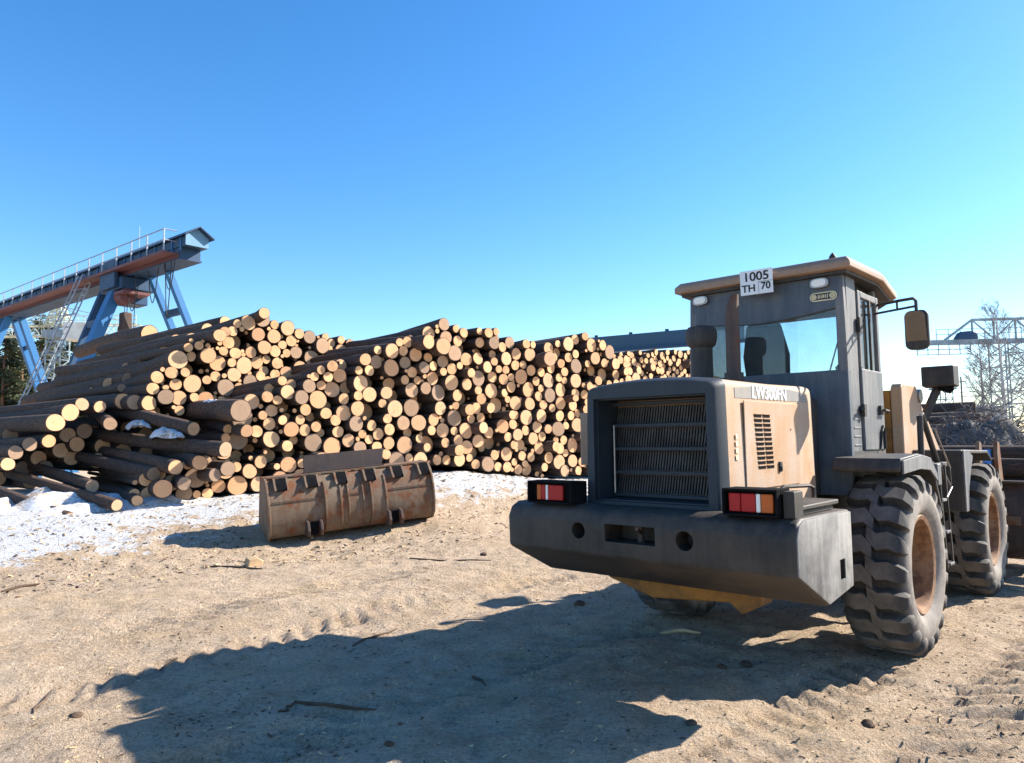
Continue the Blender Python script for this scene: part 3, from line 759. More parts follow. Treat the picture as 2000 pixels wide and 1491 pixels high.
# engine hood
def hood_ring(y, k=1.0, inset=0.0, z0=1.17):
    w = 0.525-inset; ring = [(-w, y, z0), (-w+0.005, y, 1.5), (-w+0.012, y, 1.965-inset)]
    for i in range(1, 6):
        a = i/6*PI/2; ring.append((-w+0.012+0.06*(1-math.cos(a)), y, 1.965-inset+0.055*math.sin(a)))
    ring += [(-0.32+inset*0.4, y, 2.036-inset), (-0.12, y, 2.048-inset), (0.12, y, 2.048-inset), (0.32-inset*0.4, y, 2.036-inset)]
    return ring+[(-x, y, z) for x, y, z in ring[-5:-3:1]][:0]+[(-x, yy, z) for x, yy, z in reversed(ring[:8])]
g = B(); g.loft([hood_ring(-1.925), hood_ring(-1.2), [(x, y, z+0.012*(1 if z > 1.6 else 0)) for x, y, z in hood_ring(-0.50)], [(x*0.97, -0.44, z-(0.03 if z > 1.8 else 0)) for x, y, z in hood_ring(-0.44)]])
hood = g.obj('hood', M['yellow'], loader, 0.0, 2, 40)
# radiator surround with a deep recess
g = B()
o1, o2 = hood_ring(-2.02, inset=0.012), hood_ring(-1.93, inset=-0.004)
g.loft([[(x*0.972, -2.04, (z-1.6)*0.975+1.6) for x, y, z in o1], o1, o2])
fr = g.obj('radiator_surround', M['frame'], loader, 0.0, 2, 40)
c = B(); c.box(-0.435, 0.435, -2.2, -1.74, 1.215, 1.925); cut(fr, c); 
c = B(); c.box(-0.435, 0.435, -2.2, -1.74, 1.215, 1.925); cut(hood, c)
g = B()
for bx_ in ((-0.434, -0.425, 1.216, 1.924), (0.425, 0.434, 1.216, 1.924)): g.box(bx_[0], bx_[1], -2.0, -1.745, bx_[2], bx_[3])
g.box(-0.424, 0.424, -2.0, -1.745, 1.216, 1.225); g.box(-0.424, 0.424, -2.0, -1.745, 1.915, 1.924)
g.obj('recess_liner', M['frame'], loader)
g = B(); g.box(-0.43, 0.43, -1.735, -1.72, 1.2, 1.92); g.obj('radiator_core', M['dark'], loader)
g = B()
for i in range(38):
    x = -0.41+0.8*i/37
    for zz, hh in ((1.26, 0.125), (1.42, 0.135), (1.585, 0.135), (1.75, 0.12)):
        g.bar((x-0.006, -1.76, zz), (x+0.014, -1.76, zz+hh), 0.011, 0.03)
g.obj('radiator_fins', M['fin'], loader, 0, 2, 0)
for z in (1.245, 1.405, 1.57, 1.735, 1.89):
    g = B(); g.box(-0.424, 0.424, -1.83, -1.80, z-0.012, z+0.014); g.obj('grille_bar', M['frame'], loader, 0.004)
g = B(); g.tube([(-0.40, -1.84, 1.26), (-0.40, -1.84, 1.74)], 0.008, 8); g.obj('shutter_rod', M['steel'], loader)
# hood side door, louvres, lettering
door = B(); door.box(0.5235, 0.532, -1.70, -0.80, 1.30, 1.885)
dr = door.obj('hood_door', M['yellow'], loader, 0.004)
for i in range(12):
    for j in range(2):
        g = B(); y0 = -1.56+j*0.135+0.004*i; z0 = 1.785-0.0315*i
        g.box(0.5325, 0.5345, y0, y0+0.115, z0-0.0085, z0+0.0085, 0)  # dark strip on the door, painting the shade of an open slot
        g.prism([(0.5325, z0+0.0085), (0.5405, z0+0.0125), (0.5405, z0+0.015), (0.5325, z0+0.016)], y0, y0+0.115, 'y', 1)
        g.obj('louvre', [M['dark'], M['yellow']], dr, 0, 2, 0)
g = B(); g.box(0.5325, 0.546, -1.19, -1.15, 1.40, 1.47); g.box(0.5465, 0.552, -1.18, -1.16, 1.41, 1.44); g.obj('latch', M['black'], dr, 0.003)
g = B(); g.box(0.5325, 0.536, -0.955, -0.945, 1.69, 1.70); g.obj('rivet', M['rust_dark'], dr)
g = B(); g.box(0.520, 0.5275, -1.86, -0.52, 1.905-0.03, 1.965-0.08+0.02); 
bd = B(); bd.prism([(-1.80, 1.90), (-0.56, 1.905), (-0.62, 1.97), (-0.9, 1.988), (-1.5, 1.988), (-1.80, 1.965)], 0.5105, 0.5165); bd.obj('decal_band', M['band'], loader)
tx = text('lettering', 'LW300FN', 0.122, M['letter'], loader, (0.517, -1.26, 1.943), (rad(90), 0, rad(90)), 0.003, 1.12, 0.0015)
# the hood shoulder is curved: seat the letters on it
for v in tx.data.vertices: v.co.z -= 0.0
for i in range(4):
    g = B(); g.box(0.5245, 0.5265, -1.83+0.002*i, -1.795, 1.50+0.045*i, 1.53+0.045*i); g.obj('decal', M['cream'], loader)
# left hood door standing open
g = B(); g.prism([(-0.535, -1.0), (-1.05, -1.38), (-1.04, -1.40), (-0.53, -1.02)], 1.43, 1.86, 'z'); g.obj('open_side_door', M['yellow'], loader, 0.006)
# exhaust and intake
g = B(); g.tube([(0.0, -0.72, 2.02), (0.0, -0.72, 2.62), (0.005, -0.72, 2.70), (0.03, -0.72, 2.80)], [0.056, 0.056, 0.052, 0.03], 16); g.tube([(0.0, -0.72, 2.02), (0.0, -0.72, 2.16)], 0.075, 16)
g.obj('exhaust_stack', M['rust_dark'], loader)
g = B(); g.lathe([(0.09, 2.0), (0.09, 2.40), (0.115, 2.42), (0.13, 2.47), (0.13, 2.54), (0.11, 2.575), (0.0001, 2.59)], 24, 'z', 0, (-0.33, -0.62, 0)); g.obj('air_pre_cleaner', M['black'], loader)
g = B(); g.tube([(0.3-0.35, -1.0, 2.04), (0.3-0.35, -1.0, 2.10), (0.3-0.32, -1.0, 2.115), (0.3-0.29, -1.0, 2.10), (0.3-0.29, -1.0, 2.04)], 0.009, 6); g.obj('lifting_eye', M['yellow_dark'], loader)
# engine bay and cab base behind the hood
g = B(); g.box(-0.66, 0.66, -0.10, 0.9, 1.17, 1.455); g.obj('cab_base', M['cab_grey'], loader, 0.02)
g = B(); g.box(-0.46, 0.46, -0.45, -0.19, 1.17, 1.95); g.obj('engine_bulkhead', M['black'], loader, 0.02)
# ---- cab
CAB = [(-0.70, -0.14), (0.70, -0.14), (0.70, 0.72), (0.46, 1.30), (-0.46, 1.30), (-0.70, 0.72)]     # plan, seen from above
g = B(); g.prism([(x*0.999, y) for x, y in CAB], 1.46, 1.52, 'z'); g.obj('cab_floor', M['black'], loader)
g = B(); g.box(-0.70, 0.70, -0.17, -0.11, 1.17, 2.175); g.obj('rear_wall', M['rear_sky_blue'], loader, 0.012)
def taper(z): return 1.0-0.030*(z-1.5)/1.45
def pillar(p0, p1, w, d, name='pillar'):
    g = B(); g.bar(p0, p1, w, d); g.obj(name, M['cab_grey'], loader, 0.01)
for sx in (-1, 1):
    pillar((0.665*sx, -0.13, 2.15), (0.645*sx, -0.11, 2.98), 0.07, 0.08)
    pillar((0.67*sx, 0.70, 1.5), (0.65*sx, 0.70, 2.98), 0.05, 0.06)
    pillar((0.45*sx, 1.27, 1.5), (0.44*sx, 1.24, 2.98), 0.05, 0.06)
    # fixed side panel behind the door with pressed ribs
    sp = B(); sp.box(0.668*sx-0.022, 0.668*sx+0.022, -0.095, 0.13, 1.50, 2.98); o = sp.obj('side_panel', M['cab_grey'], loader, 0.008)
    for i in range(4):
        g = B(); g.box(0.6905*sx-0.004, 0.6905*sx+0.004, -0.06, 0.11, 1.56+0.07*i, 1.575+0.07*i); g.obj('rib', M['cab_grey'], o, 0.003)
    # door: frame with window
    d_ = B()
    d_.box(0.69*sx-0.02, 0.69*sx+0.02, 0.145, 0.70, 1.52, 2.20)
    d_.box(0.685*sx-0.018, 0.685*sx+0.018, 0.145, 0.215, 2.2005, 2.86); d_.box(0.685*sx-0.018, 0.685*sx+0.018, 0.63, 0.70, 2.2005, 2.86); d_.box(0.685*sx-0.018, 0.685*sx+0.018, 0.2155, 0.6295, 2.80, 2.86)
    dd = d_.obj('door', M['cab_grey'], loader, 0.01)
    g = B(); g.box(0.68*sx-0.004, 0.68*sx+0.004, 0.21, 0.635, 2.19, 2.805); g.obj('pane', M['glass'], dd)
    g = B(); g.bar((0.705*sx, 0.42, 2.20), (0.705*sx, 0.42, 2.80), 0.02, 0.025); g.obj('window_bar', M['black'], dd)
    g = B(); g.tube([(0.70*sx, 0.56, 1.86), (0.755*sx, 0.56, 1.86), (0.755*sx, 0.66, 1.855), (0.74*sx, 0.68, 1.84)], 0.011, 8); g.box(0.70*sx if sx > 0 else -0.735, 0.735 if sx > 0 else -0.70, 0.53, 0.59, 1.82, 1.90); g.obj('door_handle', M['black'], dd)
    g = B(); g.box(min(0.70*sx, 0.73*sx), max(0.70*sx, 0.73*sx), 0.10, 0.16, 1.80, 1.90); g.tube([(0.72*sx, 0.09, 1.85), (0.74*sx, 0.03, 1.86)], 0.014, 8); g.obj('hinge', M['black'], dd)
    g = B(); g.box(min(0.70*sx, 0.725*sx), max(0.70*sx, 0.725*sx), 0.10, 0.16, 2.50, 2.62); g.obj('hinge', M['black'], dd)
    g = B(); g.tube([(0.715*sx, 0.52, 1.53), (0.72*sx, 0.56, 1.68), (0.72*sx, 0.60, 1.72), (0.72*sx, 0.64, 1.68), (0.715*sx, 0.66, 1.53)], 0.013, 8); g.obj('foot_loop', M['black'], dd)
    # angled front quarter glass
    a, b_ = Vector((0.66*sx, 0.73, 0)), Vector((0.46*sx, 1.25, 0))
    g = B(); g.loft([[(a.x, a.y, 1.75), (a.x*0.99, a.y+0.006, 1.75), (a.x*0.99, a.y+0.006, 2.92), (a.x, a.y, 2.92)], [(b_.x, b_.y, 1.75), (b_.x*0.985, b_.y+0.006, 1.75), (b_.x*0.985, b_.y+0.006, 2.92), (b_.x, b_.y, 2.92)]])
    g.obj('quarter_pane', M['glass'], loader)
    g = B(); g.prism([(a.x, a.y), (b_.x, b_.y), (b_.x*0.95, b_.y-0.02), (a.x*0.95, a.y-0.02)], 1.5, 1.75, 'z'); g.obj('quarter_panel', M['cab_grey'], loader)
g = B(); g.box(-0.43, 0.43, 1.255, 1.262, 1.6, 2.94); g.obj('windscreen', M['glass'], loader)
g = B(); g.box(-0.63, 0.63, -0.125, -0.118, 2.17, 2.72); rg = g.obj('rear_window', M['glass'], loader)
for x0, x1 in ((-0.63, -0.615), (0.615, 0.63)):
    g = B(); g.box(x0, x1, -0.135, -0.112, 2.18, 2.71); g.obj('window_seal', M['rubber_trim'], rg)
# panel over the rear window, its lower edge bowed
n_ = 12
low = [(-0.66+1.32*i/n_, 2.685-0.05*math.sin(PI*i/n_)*1.0-0.03*(0.5-abs(i/n_-0.45))) for i in range(n_+1)]
g = B(); g.prism(low+[(0.66, 2.99), (-0.66, 2.99)], -0.155, -0.105, 'y'); g.obj('rear_header', M['rear_sky_blue'], loader, 0.006)
g = B(); g.box(-0.62, 0.62, -0.09, 1.2, 2.90, 2.97); g.obj('headliner', M['seat'], loader)
# roof
def roof_ring(k, z, front_drop, rear=-0.26):
    pts = [(-0.78, rear), (0.78, rear), (0.80, 0.55), (0.74, 1.15), (0.50, 1.46), (-0.50, 1.46), (-0.74, 1.15), (-0.80, 0.55)]
    return [(x*k, (y-0.6)*k+0.6, z-front_drop*max(0, (y-0.5))-0.0*abs(x)) for x, y in pts]
g = B(); g.loft([roof_ring(0.97, 2.972, 0.10), roof_ring(1.0, 2.98, 0.10), roof_ring(1.0, 3.03, 0.10), roof_ring(0.95, 3.075, 0.09), roof_ring(0.7, 3.095, 0.06)])
g.obj('roof', M['roof_yellow'], loader, 0.008, 2, 50)
g = B(); g.loft([roof_ring(0.94, 2.945, 0.10), roof_ring(0.94, 2.970, 0.10)]); g.obj('roof_underside', M['black'], loader)
g = B(); g.lathe([(0.03, 3.09), (0.03, 3.11), (0.018, 3.13), (0.0001, 3.15)], 12, 'z', 0, (0.60, -0.10, 0)); g.obj('aerial_base', M['black'], loader)
# rear lamps, plate, sticker
for x in (-0.56, 0.51):
    l_ = empty('work_lamp'); l_.parent = loader; l_.location = (x, -0.157, 2.895)
    def oval(w, h, y0, y1):
        g = B(); g.loft([[(w*math.copysign(abs(math.cos(a))**0.7, math.cos(a)), y, h*math.copysign(abs(math.sin(a))**0.7, math.sin(a))) for a in [2*PI*i/28 for i in range(28)]] for y in (y0, y1)]); return g
    oval(0.075, 0.043, -0.035, 0.0).obj('bezel', M['steel'], l_, 0.004); oval(0.058, 0.030, -0.043, -0.036).obj('lens', M['clear'], l_, 0.003)
pl = B(); pl.box(-0.145, 0.145, -0.004, 0.0, -0.105, 0.105); plate = pl.obj('number_plate', M['white'], loader, 0.002)
plate.location = (0.025, -0.285, 2.965); plate.rotation_euler = (rad(4), rad(0.8), 0)
g = B(); g.bar((-0.08, 0.0, 0.02), (-0.08, 0.12, 0.02), 0.02, 0.01); g.bar((0.08, 0.0, 0.02), (0.08, 0.12, 0.02), 0.02, 0.01); g.obj('plate_bracket', M['black'], plate)
text('plate_text', '1005', 0.105, M['ink'], plate, (0.0, -0.0055, 0.045), (rad(90), 0, 0), 0.001, 1.1, 0.002)
text('plate_text', 'TH', 0.085, M['ink'], plate, (-0.07, -0.0055, -0.052), (rad(90), 0, 0), 0.001, 1.1, 0.002)
text('plate_text', '70', 0.085, M['ink'], plate, (0.082, -0.0055, -0.042), (rad(90), 0, 0), 0.001, 1.0, 0.002)
g = B(); g.box(0.018, 0.02, -0.006, -0.0045, -0.10, 0.0); g.box(0.02, 0.143, -0.006, -0.0045, -0.003, 0.0); g.obj('plate_rule', M['ink'], plate)
st = empty('maker_badge'); st.parent = loader; st.location = (0.53, -0.1575, 2.785)
def capsule(w, h, y, n=10):
    pts = [(w-h+h*math.cos(-PI/2+PI*i/n), h*math.sin(-PI/2+PI*i/n)) for i in range(n+1)]+[(-w+h+h*math.cos(PI/2+PI*i/n), h*math.sin(PI/2+PI*i/n)) for i in range(n+1)]
    return [(x, z) for x, z in pts]
g = B(); g.prism(capsule(0.108, 0.036, 0), -0.003, 0, 'y'); g.obj('badge_outline', M['cream'], st)
g = B(); g.prism(capsule(0.099, 0.027, 0), -0.005, -0.0035, 'y'); g.obj('badge_field', M['frame'], st)
for x in (-0.073, 0.073):
    g = B(); g.lathe([(0.022, -0.0075), (0.022, -0.0055), (0.013, -0.0055), (0.013, -0.0075)], 20, 'y', 0, (x, 0, 0)); g.lathe([(0.007, -0.0075), (0.007, -0.0055)], 10, 'y', 0, (x, 0, 0)); g.obj('badge_ring', M['cream'], st)
g = B()
for x, h in ((-0.038, 0.034), (-0.024, 0.03), (-0.008, 0.032), (0.004, 0.026), (0.02, 0.03), (0.036, 0.034)):
    g.bar((x-0.003, -0.0065, -h/2), (x+0.003, -0.0065, h/2), 0.006, 0.002)
g.bar((-0.04, -0.0065, 0.014), (-0.024, -0.0065, -0.002), 0.005, 0.002); g.bar((0.004, -0.0065, 0.0), (0.02, -0.0065, 0.002), 0.005, 0.002); g.obj('badge_marks', M['cream'], st)
# inside: seat, column, levers, wiper
se_ = empty('operator_seat'); se_.parent = loader; se_.location = (-0.10, 0.36, 1.52); se_.scale = (0.80, 1, 1)
g = B(); g.box(-0.24, 0.24, -0.22, 0.28, 0.30, 0.46); g.obj('cushion', M['seat'], se_, 0.05, 3)
g = B(); g.loft([[(-0.23, -0.22, 0.42), (0.23, -0.22, 0.42), (0.23, -0.12, 0.42), (-0.23, -0.12, 0.42)], [(-0.26, -0.27, 0.85), (0.26, -0.27, 0.85), (0.26, -0.15, 0.85), (-0.26, -0.15, 0.85)], [(-0.19, -0.30, 1.15), (0.19, -0.30, 1.15), (0.19, -0.20, 1.15), (-0.19, -0.20, 1.15)]]); g.obj('backrest', M['seat'], se_, 0.05, 3)
g = B(); g.box(-0.2, 0.2, -0.18, 0.22, 0.0, 0.3); g.obj('pedestal', M['black'], se_, 0.02)
g = B(); g.tube([(0.02, 1.05, 1.5), (0.02, 0.85, 2.12)], 0.04, 10); g.lathe([(0.19, -0.012), (0.205, 0.0), (0.19, 0.012), (0.175, 0.0)], 28, 'z', 0, (0.02, 0.82, 2.19)); g.bar((-0.17, 0.82, 2.19), (0.21, 0.82, 2.19), 0.03, 0.012); g.obj('steering_wheel', M['black'], loader)
g = B(); g.tube([(0.36, 0.55, 1.95), (0.37, 0.6, 2.25)], 0.011, 8); g.lathe([(0.02, -0.02), (0.028, 0), (0.0001, 0.03)], 12, 'z', 0, (0.37, 0.6, 2.26)); g.box(0.28, 0.50, 0.3, 0.75, 1.5, 2.0); g.obj('control_console', M['black'], loader, 0.01)
g = B(); g.box(-0.42, 0.44, 1.02, 1.23, 1.5, 2.10); g.obj('dashboard', M['seat'], loader, 0.04)
g = B(); g.tube([(0.05, 1.275, 2.25), (0.20, 1.275, 2.72)], 0.008, 6); g.tube([(0.13, 1.275, 2.22), (0.27, 1.275, 2.72)], 0.008, 6); g.obj('wiper', M['black'], loader)
# mirror
mr = empty('mirror'); mr.parent = loader; mr.location = (0, 0, 0)
def roundrect(w, h, r, n=6):
    out = []
    for cx_, cz_, a0 in ((w-r, h-r, 0), (-w+r, h-r, PI/2), (-w+r, -h+r, PI), (w-r, -h+r, 1.5*PI)):
        out += [(cx_+r*math.cos(a0+PI/2*i/n), cz_+r*math.sin(a0+PI/2*i/n)) for i in range(n+1)]
    return out
for sx, mx in ((1, 1.10),):
    g = B(); g.loft([[(mx+x*k, 0.30+y, 2.49+z*k) for x, z in roundrect(0.088, 0.16, 0.05)] for k, y in ((0.94, -0.03), (1.0, -0.022), (1.0, 0.0), (0.8, 0.05), (0.3, 0.075))])
    g.obj('housing', M['black'], mr, 0, 2, 50)
    g = B(); g.loft([[(mx+x*0.86, 0.262+y-z*0.2, 2.49+z*0.90) for x, z in roundrect(0.088, 0.16, 0.05)] for y in (-0.012, 0.03)]); g.obj('mirror_glass', M['mirror'], mr)
    g = B(); g.tube([(0.66*sx, 0.72, 2.80), (0.95*sx, 0.40, 2.765), (1.08*sx, 0.31, 2.755), (1.10*sx, 0.30, 2.73), (1.10*sx, 0.30, 2.64)], 0.013, 8)
    g.tube([(0.70*sx, 0.55, 2.70), (1.10*sx, 0.31, 2.69)], 0.010, 8); g.tube([(0.93*sx, 0.415, 2.765), (0.93*sx, 0.415, 2.69)], 0.009, 6); g.obj('arm', M['black'], mr)
# fenders, steps, rails
for sx in (1, -1):
    g = B()
    arc = [(-0.40, 1.40), (-0.36, 1.475), (0.12, 1.50), (0.42, 1.47), (0.60, 1.34), (0.80, 1.02)]
    inner = [(y*0.97, z-0.03) for y, z in reversed(arc)]
    g.prism(arc+inner, 0.62*sx, 1.10*sx); g.obj('rear_fender', M['black'], loader, 0.008)
    g = B(); g.prism([(y, z) for y, z in ((-0.36, 1.46), (0.14, 1.49), (0.42, 1.46), (0.60, 1.33), (0.62, 1.26), (0.40, 1.36), (0.1, 1.38), (-0.36, 1.36))], 1.1015*sx, 1.118*sx); g.obj('fender_skirt', M['cab_grey'], loader, 0.004)
    g = B(); g.box(min(0.98*sx, 1.10*sx), max(0.98*sx, 1.10*sx), 0.70, 0.82, 1.22, 1.40); g.obj('tool_box', M['cab_grey'], loader, 0.008)
    stp = empty('access_step'); stp.parent = loader
    for z, y in ((1.08, 0.90), (0.80, 0.98), (0.52, 1.04)):
        g = B(); g.box(min(0.90*sx, 1.08*sx), max(0.90*sx, 1.08*sx), y+0.02, y+0.16, z-0.012, z+0.012); g.obj('tread', M['cab_grey'], stp, 0.004)
    for y in (0.92, 1.13):
        g = B(); g.bar((1.07*sx, y-0.06, 1.38), (1.07*sx, y+0.06, 0.50), 0.014, 0.018); g.obj('stringer', M['black'], stp)
    g = B(); g.box(min(0.5*sx, 1.05*sx), max(0.5*sx, 1.05*sx), 0.70, 1.28, 1.36, 1.40); g.obj('catwalk', M['black'], loader, 0.006)
    g = B(); g.tube([(1.0*sx, 0.62, 1.42), (1.0*sx, 0.64, 1.80), (1.0*sx, 0.70, 1.82), (1.02*sx, 1.10, 1.36), (1.04*sx, 1.36, 1.16)], 0.024, 10); g.obj('hand_rail', M['black'], loader)
    g = B(); g.tube([(1.07*sx, 0.80, 1.70), (1.08*sx, 1.22, 1.36), (1.08*sx, 1.26, 1.18), (1.08*sx, 1.05, 1.10)], 0.008, 6); g.obj('cable', M['steel'], loader)
    # front fender: top plate with a drop plate behind the tyre
    g = B(); g.prism([(1.72, 0.92), (1.72, 1.49), (1.76, 1.50), (2.95, 1.47), (3.15, 1.38), (3.15, 1.35), (2.94, 1.435), (1.79, 1.465), (1.77, 0.92)], 0.56*sx, 1.08*sx); g.obj('front_fender', M['black'], loader, 0.01)
    g = B(); g.prism([(1.72, 0.92), (1.72, 1.495), (1.90, 1.495), (2.12, 1.43), (1.98, 1.28), (1.86, 1.10), (1.82, 0.92)], 1.0815*sx, 1.097*sx); g.obj('fender_skirt', M['cab_grey'], loader, 0.004)
    # boom arm, tower plate
    g = B(); g.prism([(1.98, 2.02), (2.12, 2.14), (2.40, 2.12), (2.78, 1.90), (3.45, 1.42), (4.05, 0.98), (4.05, 0.66), (3.72, 0.66), (3.10, 1.24), (2.2, 1.70)], 0.44*sx, 0.54*sx); g.obj('boom_arm', M['yellow'], loader, 0.012)
    g = B(); g.prism([(1.45, 1.12), (1.45, 2.10), (1.50, 2.14), (1.98, 2.14), (2.16, 1.98), (2.30, 1.12)], 0.56*sx, 0.66*sx); g.obj('tower_plate', M['yellow'], loader, 0.012)
    g = B(); g.lathe([(0.07, 0.40), (0.07, 0.68)] if sx > 0 else [(0.07, -0.68), (0.07, -0.40)], 20, 'x', 0, (0, 2.08, 2.04)); g.obj('pivot_pin', M['steel'], loader)
    g = B(); g.tube([(0.62*sx, 1.9, 1.25), (0.62*sx, 2.6, 1.32)], 0.075, 14); g.tube([(0.62*sx, 2.6, 1.32), (0.62*sx, 3.3, 1.36)], 0.038, 12, 0); g.obj('lift_cylinder', M['yellow_dark'], loader)
    # lamp on a slanting post
    hl = empty('headlamp'); hl.parent = loader
    g = B(); g.bar((0.60*sx, 2.12, 1.62), (0.79*sx, 2.32, 2.15), 0.06, 0.06); g.bar((0.79*sx, 2.32, 2.13), (0.80*sx, 2.33, 2.26), 0.05, 0.05); g.obj('post', M['black'], hl)
    g = B(); g.loft([[(0.66*sx, 2.20, 2.14), (0.955*sx, 2.20, 2.14), (0.955*sx, 2.20, 2.345), (0.66*sx, 2.20, 2.345)], [(0.65*sx, 2.40, 2.13), (0.965*sx, 2.40, 2.13), (0.965*sx, 2.40, 2.355), (0.65*sx, 2.40, 2.355)]]); g.obj('lamp_box', M['black'], hl, 0.012)
    g = B(); g.box(min(0.68*sx, 0.94*sx), max(0.68*sx, 0.94*sx), 2.402, 2.42, 2.16, 2.33); g.obj('lens', M['clear'], hl, 0.005)
    g = B(); g.prism([(0.80*sx, 2.10), (0.90*sx, 2.06), (0.94*sx, 2.10), (0.93*sx, 2.139), (0.79*sx, 2.139)], 2.26, 2.29, 'y'); g.obj('wiring_boot', M['dark'], hl)
g = B(); g.box(-0.555, 0.555, 1.46, 1.54, 1.15, 2.08); g.obj('tower_back_plate', M['yellow_dark'], loader, 0.012)
g = B(); g.box(-0.12, 0.12, 1.56, 3.6, 1.5, 1.72); g.obj('tilt_linkage', M['yellow_dark'], loader, 0.02)
# attachment at the front: bucket with a clamp
bk = empty('front_bucket'); bk.parent = loader
arc = [(5.1, 0.18), (4.3, 0.16), (4.05, 0.22), (3.93, 0.38), (3.90, 0.62), (3.94, 0.86), (4.06, 1.07)]
inn = [(y+0.04, z+0.03) for y, z in reversed(arc)]
g = B(); g.prism(arc+inn, -1.26, 1.26); g.obj('shell', M['rust_dark'], bk, 0.006)
for x in (-1.27, 1.24):
    g = B(); g.prism(arc+[(4.3, 1.08), (5.1, 0.3)], x, x+0.03); g.obj('side_plate', M['rust_dark'], bk)
g = B(); g.box(-1.27, 1.27, 3.90, 4.08, 1.07, 1.10); g.obj('top_lip', M['weight'], bk, 0.008)
g = B(); g.box(-1.2, 1.2, 3.86, 3.905, 0.60, 0.70); g.obj('wear_strip', M['rust'], bk)
for sx in (-1, 1):
    g = B(); g.prism([(3.78, 1.08), (3.74, 1.44), (3.80, 1.56), (3.90, 1.54), (3.96, 1.30), (4.02, 1.08)], 0.82*sx, 0.86*sx); g.prism([(3.78, 1.08), (3.74, 1.44), (3.80, 1.56), (3.90, 1.54), (3.96, 1.30), (4.02, 1.08)], 1.0*sx, 1.04*sx); g.obj('clamp_bracket', M['rust'], bk, 0.006)
    g = B(); g.tube([(0.93*sx, 3.72, 1.10), (0.93*sx, 3.78, 1.46)], 0.045, 14); g.obj('clamp_cylinder', M['blue_steel'], bk)
rlg = random.Random(8)
for x0, y, z, r in ((2.6, 4.42, 1.22, 0.12), (2.9, 4.68, 1.17, 0.13), (2.4, 4.58, 1.38, 0.11), (2.7, 4.3, 1.0, 0.12), (2.75, 4.9, 0.92, 0.14), (2.5, 4.6, 0.75, 0.13)):
    p = LO+LRV*x0+LF*y+Vector((0, 0, z)); ax = -LRV+LF*rlg.uniform(-0.02, 0.02)
    o = bpy.data.objects.new('log', LOGM[rlg.randrange(NV)][0]); COL.objects.link(o); o.matrix_world = log_matrix(p, ax, r, 5.2, rlg.uniform(0, 6))
    tag(o, 'reddish log carried crosswise in the bucket of the loader', 'log', 'logs carried by the loader')
    e = bpy.data.objects.new('cut_end', LOGM[0][1]); COL.objects.link(e); e.parent = o

# ------------------------------------------------------------------ the spare bucket on the ground
bl, br_ = at(526, 1060, 11.2), at(852, 1012, 12.45)
bd_ = (br_-bl); BW = math.hypot(bd_.x, bd_.y)
brz = math.atan2(bd_.y, bd_.x)
sb = empty('loader_bucket', ((bl.x+br_.x)/2, (bl.y+br_.y)/2, (bl.z+br_.z)/2-0.02), 0)
sb.rotation_euler = (0, -math.asin((br_.z-bl.z)/bd_.length), brz)
tag(sb, 'rusty loader bucket set down on the yard before the log stack', 'bucket')
h2 = BW/2
# section: y is away from the camera, back of the shell bulges towards it
arc = [(0.95, 0.02), (0.35, 0.0), (0.12, 0.05), (0.02, 0.16), (-0.03, 0.34), (-0.03, 0.52), (0.01, 0.70), (0.08, 0.84), (0.17, 0.93)]
inn = [(y+0.03, z+0.02) for y, z in reversed(arc)]
g = B(); g.prism(arc+inn, -h2+0.03, h2-0.03); g.obj('shell', M['rust'], sb, 0, 2, 30)
for x in (-h2, h2-0.035):
    g = B(); g.prism([(0.97, 0.0), (0.35, -0.02), (0.10, 0.03), (-0.01, 0.15), (-0.06, 0.33), (-0.06, 0.53), (-0.02, 0.72), (0.06, 0.87), (0.17, 0.97), (0.55, 0.99), (0.98, 0.2)], x, x+0.035); g.obj('side_plate', M['rust'], sb, 0.006)
g = B(); g.box(-h2+0.04, h2-0.04, 0.165, 0.62, 0.955, 0.98); g.obj('top_plate', M['rust'], sb, 0.004)
g = B(); g.loft([[(-h2+0.64, 0.30, 0.981), (h2-0.78, 0.30, 0.981), (h2-0.78, 0.33, 0.981), (-h2+0.64, 0.33, 0.981)], [(-h2+0.66, 0.38, 1.26), (h2-0.70, 0.38, 1.26), (h2-0.70, 0.41, 1.26), (-h2+0.66, 0.41, 1.26)]]); g.obj('spill_guard', M['guard'], sb, 0.005)
g = B(); g.box(-h2+0.62, h2-0.76, 0.22, 0.30, 0.981, 1.0); g.obj('guard_foot', M['guard'], sb, 0.003)
for k in range(6):
    x = -h2+0.12+k*(BW-0.36)/5
    g = B(); g.prism([(-0.035, 0.78), (0.10, 0.954), (0.165, 0.954), (0.165, 0.80)], x, x+0.03); g.prism([(-0.035, 0.78), (0.10, 0.954), (0.165, 0.954), (0.165, 0.80)], x+0.19, x+0.22); g.obj('gusset', M['rust'], sb)
    g = B(); g.prism([(0.0, 0.765), (0.10, 0.91), (0.16, 0.953), (0.105, 0.953), (0.03, 0.87), (-0.015, 0.78)], x+0.031, x+0.189); g.obj('gusset_shade_slab', M['dark'], sb)  # raised dark slab in place of the shade inside an open pocket
